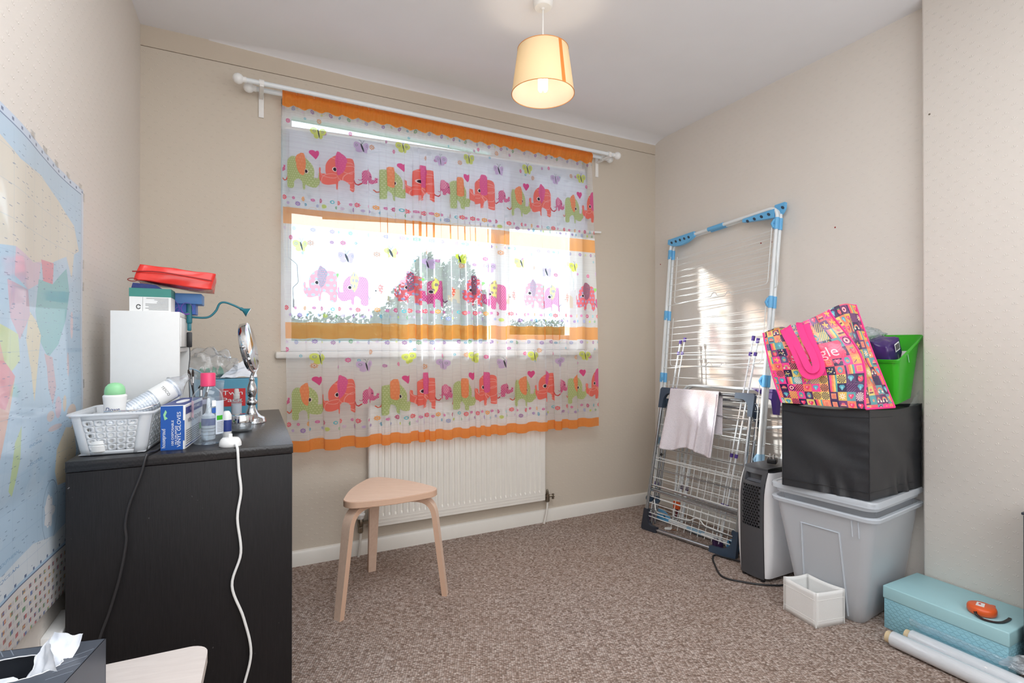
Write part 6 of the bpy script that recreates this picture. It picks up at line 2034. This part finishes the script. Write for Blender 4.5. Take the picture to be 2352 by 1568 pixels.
# ------------------------------------------------------------------ patterned tote bag
bg = Canvas(1536, 1024, (250, 60, 140))
q = random.Random(12)
pal = [(86, 52, 98), (240, 96, 110), (244, 130, 100), (228, 186, 96), (98, 158, 164), (52, 40, 84), (250, 70, 150), (232, 206, 120), (120, 70, 120), (250, 160, 110)]
TS = 64
for j in range(16):
    for i in range(24):
        x0, y0 = i * TS, j * TS
        c = pal[(i * 3 + j * 7 + q.randrange(3)) % 10]
        bg.rect(x0, y0, x0 + TS, y0 + TS, c)
        cx_, cy_ = x0 + TS / 2, y0 + TS / 2
        k = q.randrange(14)
        c2_ = pal[(i * 5 + j + 4) % 10]
        cream = (252, 232, 214)
        if k == 0:
            for r_, cc in ((26, (40, 36, 80)), (21, (240, 120, 150)), (15, cream), (10, (220, 80, 120)), (5, (40, 36, 80))): bg.ell(cx_, cy_, r_, r_, cc)
        elif k == 1: bg.star(cx_, cy_, 24, 5, .32, (250, 190, 90)); bg.line([(cx_ - 22, cy_ + 20), (cx_ - 4, cy_ + 4)], 6, (150, 80, 130))
        elif k == 2: heart(bg, cx_, cy_, 36, (240, 60, 110), 1); heart(bg, cx_ - 4, cy_ - 5, 14, (255, 160, 180), 1)
        elif k == 3: bg.star(cx_, cy_, 26, 8, .35, cream); bg.ell(cx_, cy_, 6, 6, (244, 180, 80))
        elif k == 4:
            for a in range(12):
                t0_, t1_ = a * PI / 6, a * PI / 6 + PI / 12
                bg.poly([(cx_, cy_), (cx_ + 31 * math.cos(t0_), cy_ + 31 * math.sin(t0_)), (cx_ + 31 * math.cos(t1_), cy_ + 31 * math.sin(t1_))], (50, 36, 76) if c[0] > 120 else cream)
        elif k == 5:
            for a in range(5): bg.rect(x0 + a * 13, y0, x0 + a * 13 + 12, y0 + TS, [(64, 44, 96), (250, 70, 130), (252, 140, 90), (250, 200, 110), (90, 170, 170)][a])
        elif k == 6:
            bg.rect(x0, y0, x0 + TS, y0 + TS, (44, 36, 70))
            for a in range(9): bg.ell(x0 + q.uniform(6, 58), y0 + q.uniform(6, 58), 4, 4, q.choice([cream, (250, 200, 90), (240, 90, 140), (110, 180, 180)]))
            bg.line([(x0 + 6, y0 + 40), (x0 + 18, y0 + 30), (x0 + 30, y0 + 40), (x0 + 42, y0 + 30)], 4, (240, 220, 130))
        elif k == 7: bg.ell(cx_, cy_ + 4, 18, 22, (236, 70, 100)); bg.poly([(cx_ - 16, cy_ - 18), (cx_ + 16, cy_ - 18), (cx_, cy_ - 6)], (110, 170, 110)); [bg.ell(cx_ + q.uniform(-11, 11), cy_ + q.uniform(-6, 16), 1.8, 1.8, cream) for _ in range(9)]
        elif k == 8: bg.poly([(cx_ - 22, cy_ - 8), (cx_ - 12, cy_ - 20), (cx_ + 12, cy_ - 20), (cx_ + 22, cy_ - 8), (cx_, cy_ + 22)], (90, 170, 190)); bg.poly([(cx_ - 8, cy_ - 8), (cx_ + 8, cy_ - 8), (cx_, cy_ + 20)], (150, 210, 216))
        elif k == 9:
            for r_, cc in ((25, (230, 90, 120)), (20, (250, 170, 90)), (15, (120, 180, 170)), (10, c)): bg.ell(cx_, cy_ + 8, r_, r_, cc)
            bg.rect(x0 + 4, int(cy_ + 12), x0 + 60, y0 + 60, c); bg.ell(cx_ - 18, cy_ + 14, 9, 7, cream); bg.ell(cx_ + 18, cy_ + 14, 9, 7, cream)
        elif k == 10: bg.rect(x0 + 14, y0 + 12, x0 + 50, y0 + 52, (250, 176, 130)); bg.rect(x0 + 18, y0 + 16, x0 + 46, y0 + 48, (238, 130, 110))
        elif k == 11: bg.ell(cx_, cy_ - 2, 17, 24, (98, 168, 176)); bg.ell(cx_, cy_ + 4, 9, 10, (240, 160, 120))
        elif k == 12: bg.rect(x0 + 10, y0 + 30, x0 + 54, y0 + 38, (250, 180, 140)); bg.rect(x0 + 10, y0 + 40, x0 + 54, y0 + 50, (110, 70, 90)); bg.ell(cx_, cy_ - 8, 15, 8, (244, 110, 130))
        else:
            for a in range(-2, 5): bg.line([(x0 + a * 18, y0 + TS), (x0 + a * 18 + TS, y0)], 5, c2_)
lx0, ly0 = 470, 470
bg.rect(lx0 - 190, ly0 - 70, lx0 + 210, ly0 + 52, (244, 74, 116))
bg.text('smiggle', lx0 - 5, ly0 - 6, 74, (252, 214, 220), fit=350)
bg.text('where a smile meets a giggle', lx0 + 5, ly0 + 66, 22, (250, 130, 160), fit=330)
IM_bag = bg.image('bag_print')
def bag_mat():
    t = NT('glossy_printed_tote')
    im = t.n('ShaderNodeTexImage', image=IM_bag)
    t.l(t.n('ShaderNodeTexCoord').outputs['UV'], im.inputs['Vector'])
    w = t.noise(t.coord(), 16, 4, .6, .8)
    weave = t.n('ShaderNodeTexChecker'); weave.inputs['Scale'].default_value = 420
    t.l(t.coord(), weave.inputs['Vector'])
    nm = t.bump(weave.outputs['Fac'], .12, .0006, t.bump(w, .5, .012))
    return t.done(t.pbr(im.outputs['Color'], .24, 0, nm, Coat_Weight=.5, Coat_Roughness=.12))
M_bag = bag_mat()
tg = thing('tote_bag', 'pink patterned tote bag with pink straps sitting on the black box', 'bag', (2.0, 1.23, .817))
Ab, Bb, Cb, Db = map(Vector, ((1.886, 1.356, .817), (1.970, 1.085, .817), (2.125, 1.071, .817), (2.052, 1.352, .817)))
At, Bt, Ct, Dt = map(Vector, ((1.880, 1.434, 1.096), (1.975, 1.222, 1.182), (2.130, 1.212, 1.206), (2.040, 1.425, 1.118)))
def edgeA(v): return Ab.lerp(At, v) + Vector((-.006, .004, 0)) * math.sin(PI * v)
def edgeB(v): return Bb.lerp(Bt, v) + Vector((.012, -.046, 0)) * math.sin(PI * v) ** 1.5 * (1 if v > 0 else 0)
def edgeC(v): return Cb.lerp(Ct, v) + Vector((.004, .006, 0)) * math.sin(PI * v)
def edgeD(v): return Db.lerp(Dt, v)
def bagpanel(e0, e1, bulge, nn, sd, pinch=0):
    nn = Vector(nn).normalized()
    def f(u, v):
        p = e0(v).lerp(e1(v), u)
        w = math.sin(PI * u)
        p = p + nn * (bulge * w * math.sin(PI * min(1, v * .9 + .08)) - pinch * w * math.sin(PI * v) ** 2)
        p += nn * noise.noise(p * 22 + Vector((sd, 0, 0))) * .007 * w + nn * noise.noise(p * 60) * .002 * w
        p.z += .012 * math.sin(PI * u) * v * (-1 if sd < 2 else 1)
        return tuple(p)
    return f
f1 = bagpanel(edgeA, edgeB, .016, (-.92, -.32, .1), 1)
f2 = bagpanel(edgeB, edgeC, .004, (.1, -1, .2), 2, .022)
f3 = bagpanel(edgeC, edgeD, .010, (.9, .4, 0), 3)
f4 = bagpanel(edgeD, edgeA, .0, (0, 1, 0), 4)
add('front_panel', MB().grid(f1, 34, 34, 0, lambda u, v: (.06 + .44 * u, .14 + .66 * v)), M_bag, tg, 180)
add('gusset', MB().grid(f2, 18, 34, 0, lambda u, v: (.55 + .19 * u, .10 + .72 * v)), M_bag, tg, 180)
add('rear_panel', MB().grid(f3, 20, 20, 0, lambda u, v: (.1 + .45 * u, .1 + .66 * v)), M_bag, tg, 180)
add('gusset', MB().grid(f4, 12, 20, 0, lambda u, v: (.75 + .2 * u, .1 + .66 * v)), M_bag, tg, 180)
add('base', MB().mesh([Ab, Bb, Cb, Db], [(0, 1, 2, 3)], None, 0, [(.1, .05), (.4, .05), (.4, .2), (.1, .2)]), M_bag, tg, 0)
for e in (edgeA, edgeB, edgeC):
    add('piping', MB().tube([e(v) for v in np.linspace(0, 1, 22)], .0036, 7), M_pinkstrap, tg)
add('piping', MB().tube([Vector(f2(u, 0)) for u in np.linspace(0, 1, 12)], .0036, 7), M_pinkstrap, tg)
def on1(u, v, d): 
    return Vector(f1(u, v)) + Vector((-.92, -.32, .1)).normalized() * d
s1 = [on1(.34, .985, .006), on1(.35, .90, .014), on1(.37, .72, .016), on1(.38, .55, .016), on1(.385, .44, .018), on1(.43, .365, .022), on1(.52, .365, .024), on1(.59, .43, .024), on1(.60, .56, .022), on1(.615, .75, .018), on1(.645, .96, .008)]
nup = Vector((-.92, -.32, .1))
add('strap', MB().strap(spline(s1, 6), .0135, .0009, nup), M_pinkstrap, tg, 60)
s2 = [on1(.40, 1.0, -.004), on1(.41, .97, .010), on1(.43, .80, .020), on1(.445, .60, .024), on1(.46, .47, .027), on1(.50, .42, .029), on1(.55, .46, .030), on1(.56, .60, .028), on1(.555, .80, .022), on1(.57, .97, .012), on1(.575, 1.0, -.004)]
add('strap', MB().strap(spline(s2, 6), .0125, .0009, nup), M_pinkstrap, tg, 60)

# ------------------------------------------------------------------ green bin with things in it
gn = thing('green_bin', 'glossy green plastic bin tilted on the black box against the alcove wall', 'bin', (2.29, 1.2, .82))
bc = [Vector(p) for p in ((2.205, 1.106, .817), (2.345, 1.118, .840), (2.345, 1.318, .840), (2.205, 1.306, .817))]
rc = [Vector(p) for p in ((2.186, 1.090, .990), (2.392, 1.108, 1.083), (2.392, 1.338, 1.083), (2.186, 1.320, .990))]
def ring8(c, k=0.0, per=5, r=.022):
    out = []
    ctr_ = sum(c, Vector()) / 4
    c = [p + (ctr_ - p).normalized() * k for p in c]
    for i in range(4):
        a = c[i] + (c[i - 1] - c[i]).normalized() * r; e = c[i] + (c[(i + 1) % 4] - c[i]).normalized() * r
        for j in range(per + 1):
            t = j / per
            out.append(a * (1 - t) ** 2 + c[i] * 2 * t * (1 - t) + e * t * t)
    return out
def bin_ring(t, k=0.0): return ring8([bc[i].lerp(rc[i], t) for i in range(4)], k)
rs = [bin_ring(t) for t in np.linspace(0, 1, 7)] + [bin_ring(1.0, -.010), bin_ring(.955, -.010)]
n = len(rs[0])
b = MB().mesh([p for r in rs for p in r], [(j * n + k, j * n + (k + 1) % n, (j + 1) * n + (k + 1) % n, (j + 1) * n + k) for j in range(len(rs) - 1) for k in range(n)] + [tuple(range(n - 1, -1, -1))])
add('bin_body', b, M_greenbin, gn, 40)
add('rim', MB().tube(bin_ring(1.0, -.009), .0032, 6, True), M_greenbin, gn)
lab_c = bc[0].lerp(bc[1], .5).lerp(rc[0].lerp(rc[1], .5), .80)
add('slot_mark', MB().box(-.0025, .0025, -.0006, .0006, -.017, .017, frame(lab_c + Vector((-.012, -.004, .0)), rc[1] - rc[0], Vector((.1, 1, .1)))), M_mint, gn)
pp = thing('packet', 'dark purple plastic packet with a white barcode label in the green bin', 'packet', (2.25, 1.19, .95))
add('packet_film', lump([(2.205, 1.118, .952), (2.292, 1.128, .985), (2.290, 1.225, .985), (2.205, 1.23, .950), (2.190, 1.135, 1.046), (2.282, 1.130, 1.078), (2.28, 1.20, 1.085), (2.19, 1.215, 1.062)], 12, .008, 26, 6.0, .004), plain('purple_film', (66, 44, 104), .25, 0, .12, 20), pp, 180)
Mpp = frame((2.243, 1.121, 1.040), (.92, .05, .36), (-.34, -.02, .93))
add('barcode_label', MB().prism([(-.018, -.016), (.018, -.016), (.018, .016), (-.018, .016)], .0006, Mpp), M_white_print, pp, 0)
for k in range(13):
    w_ = .0008 + .0008 * ((k * 7) % 3)
    add('barcode_bar', MB().box(-.0150 + k * .0024, -.0150 + k * .0024 + w_, -.012, .012, .0007, .0010, Mpp), M_black_print, pp)
wb_ = thing('clear_bag', 'white translucent plastic bag bunched above the purple packet in the bin', 'bag', (2.24, 1.22, 1.06))
add('bag_film', blob((2.245, 1.225, 1.088), .075, .030, .026, .6, 2.8, 9.0, 40, .9), M_zip, wb_, 180)
wp_ = thing('paper_sheet', 'white paper sheet lying inside the green bin', 'paper', (2.33, 1.20, .98))
sheet('sheet', [(2.285, 1.125, .985), (2.355, 1.130, 1.020), (2.352, 1.260, 1.020), (2.285, 1.26, .988)], M_card, wp_, 10, .004, 3.0)
cp = thing('clear_bag', 'clear plastic sheet poking up at the right end of the black box', 'bag', (2.34, 1.11, .815))
sheet('bag_film', [(2.27, 1.098, .803), (2.372, 1.103, .803), (2.368, 1.106, .868), (2.345, 1.104, .850)], M_filmbag, cp, 14, .005, 8.0)

# ------------------------------------------------------------------ small white box, teal box, tape, film rolls
wx = thing('small_fabric_box', 'small open white fabric box on the carpet before the clear box', 'storage box', (1.935, 1.255, 0))
Pb = [Vector(p) for p in ((1.882, 1.345, 0), (1.862, 1.202, 0), (1.990, 1.176, 0), (1.990, 1.320, 0))]
HB = .130
ctr_ = sum(Pb, Vector()) / 4
for i in range(4):
    p, q_ = Pb[i], Pb[(i + 1) % 4]
    nn = ((p + q_) / 2 - ctr_).normalized()
    def f(u, v, p=p, q_=q_, nn=nn):
        c = p.lerp(q_, u)
        w = math.sin(PI * u)
        return tuple(c + nn * (-.003 * w * v) + Vector((0, 0, HB * v - .0035 * w * v ** 4 + .0004)))
    add('side_panel', MB().grid(f, 10, 8), M_whitebox, wx, 180, solid=.003)
    for z in (.024, .100):
        add('seam', MB().tube([Vector(f(u, z / HB)) + nn * .0016 for u in np.linspace(.02, .98, 8)], .0008, 5), M_white_matt, wx)
add('base', MB().mesh([p + Vector((0, 0, .003)) for p in Pb], [(0, 1, 2, 3)]), M_whitebox, wx, 0)
b = MB()
for p in Pb: b.tube([p + Vector((0, 0, .001)), p + Vector((0, 0, HB))], .0022, 6)
add('corner_binding', b, M_whitebox, wx, kind='stuff')

tl = thing('teal_box', 'pale teal lidded box with fish scale embossing on the carpet by the chimney breast', 'storage box', (2.21, .91, 0))
def scale_mat():
    t = NT('embossed_scale_card')
    sep = t.n('ShaderNodeSeparateXYZ'); t.l(t.coord(), sep.inputs[0])
    u = t.m('ADD', sep.outputs[1], sep.outputs[0])
    P_, R_ = .020, .0115
    row = t.m('FLOOR', t.m('DIVIDE', sep.outputs[2], .010))
    x = t.m('MULTIPLY', t.m('SUBTRACT', t.m('FRACT', t.m('ADD', t.m('DIVIDE', u, P_), t.m('MULTIPLY', t.m('FLOORED_MODULO', row, 2.0), .5))), .5), P_)
    y = t.m('MULTIPLY', t.m('FRACT', t.m('DIVIDE', sep.outputs[2], .010)), .010)
    r = t.m('SQRT', t.m('ADD', t.m('MULTIPLY', x, x), t.m('MULTIPLY', t.m('SUBTRACT', y, .0115), t.m('SUBTRACT', y, .0115))))
    h = t.m('MINIMUM', t.m('MAXIMUM', t.m('DIVIDE', t.m('SUBTRACT', R_, r), .002), 0.0), 1.0)
    n = t.noise(t.coord(), 30, 2)
    col = t.mixc(n, lin((142, 196, 212)), lin((154, 206, 220)))
    return t.done(t.pbr(col, .45, 0, t.bump(h, .6, .0014)))
M_scale = scale_mat()
M_teal = plain('pale_teal_card', (164, 206, 212), .45, 0, .03, 20)
TX0, TX1, TY0, TY1 = 2.094, 2.330, .738, 1.098
add('box_body', MB().rbox(TX0 + .003, TX1 - .003, TY0 + .003, TY1 - .003, .0005, .120, .003), M_scale, tl)
add('lid', MB().rbox(TX0, TX1, TY0, TY1, .110, .156, .004, 3), M_teal, tl)

tm = thing('tape_measure', 'round orange tape measure with a black wrist strap on the teal lid', 'tape measure', (2.165, .838, .1565))
Mtm = Matrix.Translation((2.168, .834, .1565)) @ Matrix.Rotation(.35, 4, 'Z')
b = MB().lathe([(.030, 0), (.036, .002), (.0385, .008), (.0385, .018), (.036, .0245), (.029, .027), (0, .0275)], 34, Mtm)
add('case', b, M_orange_pl, tm, 50)
add('case_mouth', MB().rbox(.014, .042, -.034, -.020, .001, .022, .003, 2, Mtm), M_orange_pl, tm)
add('tape_hook', MB().box(.0415, .044, -.033, -.023, .004, .018, Mtm), M_black_pl, tm)
add('label', MB().prism([(-.017, -.010), (.014, -.012), (.017, .008), (-.014, .011)], .0008, Mtm @ Matrix.Translation((0, .004, .0272))), M_card, tm, 0)
add('label_mark', MB().prism([(-.006, -.004), (.004, -.004), (.004, .002), (-.006, .002)], .0003, Mtm @ Matrix.Translation((.004, .006, .0281))), M_red_print, tm, 0)
stp = spline([tuple(Mtm @ Vector(p)) for p in ((-.030, .016, .012), (-.046, .012, .008), (-.058, -.006, .004), (-.055, -.030, .003), (-.038, -.050, .003), (-.010, -.062, .003), (.012, -.068, .003))], 7)
add('wrist_strap', MB().strap(stp, .0040, .0016, (0, 0, 1)), M_black_pl, tm, 60)
add('strap_cord', MB().tube(spline([tuple(Mtm @ Vector(p)) for p in ((-.034, .012, .014), (-.046, .014, .012), (-.050, .008, .007))], 5), .0022, 7), M_black_pl, tm)

M_roll = None
def roll_mat():
    t = NT('stretch_film_roll')
    co = t.coord()
    n = t.noise(t.mapping(co, (60, 8, 60)), 4, 4, .6, .6)
    col = t.mixc(n, lin((200, 206, 212)), lin((226, 230, 234)))
    return t.done(t.pbr(col, .12, 0, t.bump(n, .15, .002), Coat_Weight=1.0, Coat_Roughness=.05))
M_roll = roll_mat()
def film_roll(label, a, b_, r):
    t = thing('film_roll', label, 'film roll', a, None)
    a, b_ = Vector(a), Vector(b_)
    d = (b_ - a).normalized()
    M = frame(a, d.cross(Vector((0, 0, 1))), Vector((0, 0, 1)))
    if (M.to_3x3() @ Vector((0, 0, 1))).dot(d) < 0: M = M @ Matrix.Rotation(PI, 4, 'Y')
    L_ = (b_ - a).length
    add('film', MB().lathe([(.019, .016), (r - .002, .016), (r, .019), (r, L_ - .003), (r - .002, L_), (.019, L_)], 32, M), M_roll, t, 40)
    add('cardboard_core', MB().lathe([(.0155, .02), (.0155, 0), (.0195, 0), (.0195, .02)], 28, M), M_tan, t, 40)
    add('cardboard_core', MB().lathe([(.0155, L_ - .02), (.0155, L_ + .016), (.0195, L_ + .016), (.0195, L_ - .02)], 28, M), M_tan, t, 40)
    return t
film_roll('front clear film roll on the carpet, nearest the camera', (1.992, 1.030, .0262), (1.992, .52, .0262), .0258)
film_roll('rear clear film roll on the carpet, against the teal box', (2.060, 1.005, .0262), (2.0605, .50, .0262), .0258)
fw_ = thing('loose_film', 'loose crinkled film strip lying along the teal box front by the rolls', 'film', (2.085, .85, .05))
def lf(u, v): 
    y = 1.0 - u * .30
    return (2.0855 - .022 * v * (1 - v) * 2 - .006 * v + .002 * math.sin(u * 30), y, .056 + .012 * math.sin(PI * v) + .022 * (1 - v) + .006 * noise.noise(Vector((u * 16, v * 5, 0))))
add('film_strip', MB().grid(lf, 40, 6), M_filmbag, fw_, 180)
f2_ = thing('loose_film', 'grey crumpled film scrap at the right edge beside the dark panel', 'film', (2.08, .70, .06))
sheet('film_scrap', [(2.078, .755, .058), (2.090, .690, .056), (2.118, .690, .115), (2.088, .745, .088)], M_zip, f2_, 14, .010, 4.0)
sheet('film_scrap', [(2.066, .735, .056), (2.086, .66, .055), (2.105, .66, .09), (2.082, .725, .080)], M_filmbag, f2_, 14, .008, 6.0)

dk = thing('dark_panel_unit', 'dark slate upright unit cut off by the right edge of the view', 'unit', (2.235, .58, 0))
add('carcass', MB().rbox(2.140, 2.332, .44, .7215, .004, .520, .004, 2), M_slate, dk)
add('top_cap', MB().rbox(2.136, 2.333, .436, .7245, .5202, .528, .002), M_slate, dk)
b = MB()
for x in (2.16, 2.31):
    for y in (.46, .70): b.tube([(x, y, 0), (x, y, .0045)], .010, 10)
add('foot', b, M_black_pl, dk, kind='stuff')

# ------------------------------------------------------------------ small marks on the walls
M_plug_red = plain('red_wall_plug', (150, 30, 30), .6)
for (x, y, z, lab) in ((XR, 2.599, 1.575, 'small red wall plug nearest the back corner of the right wall'), (XR, 1.846, 1.584, 'left one of two red wall plugs beside the tall airer top'),
                       (XR, 1.782, 1.580, 'right one of two red wall plugs beside the tall airer top'), (XR, 1.457, 1.589, 'lone red wall plug high between the airer and chimney breast'), (2.335, 1.053, 1.938, 'tiny plugged hole at the chimney breast edge high up')):
    w_ = add('wall_plug', MB().lathe([(0, -.0006), (.0016, -.0012), (.0034, -.0010), (.0038, .0), (.0038, .004)], 12, Matrix.Translation((x, y, z)) @ Matrix.Rotation(PI / 2, 4, 'Y')), M_plug_red if x == XR else M_brass, None, loc=(x, y, z))
    tag(w_, lab, 'wall plug')
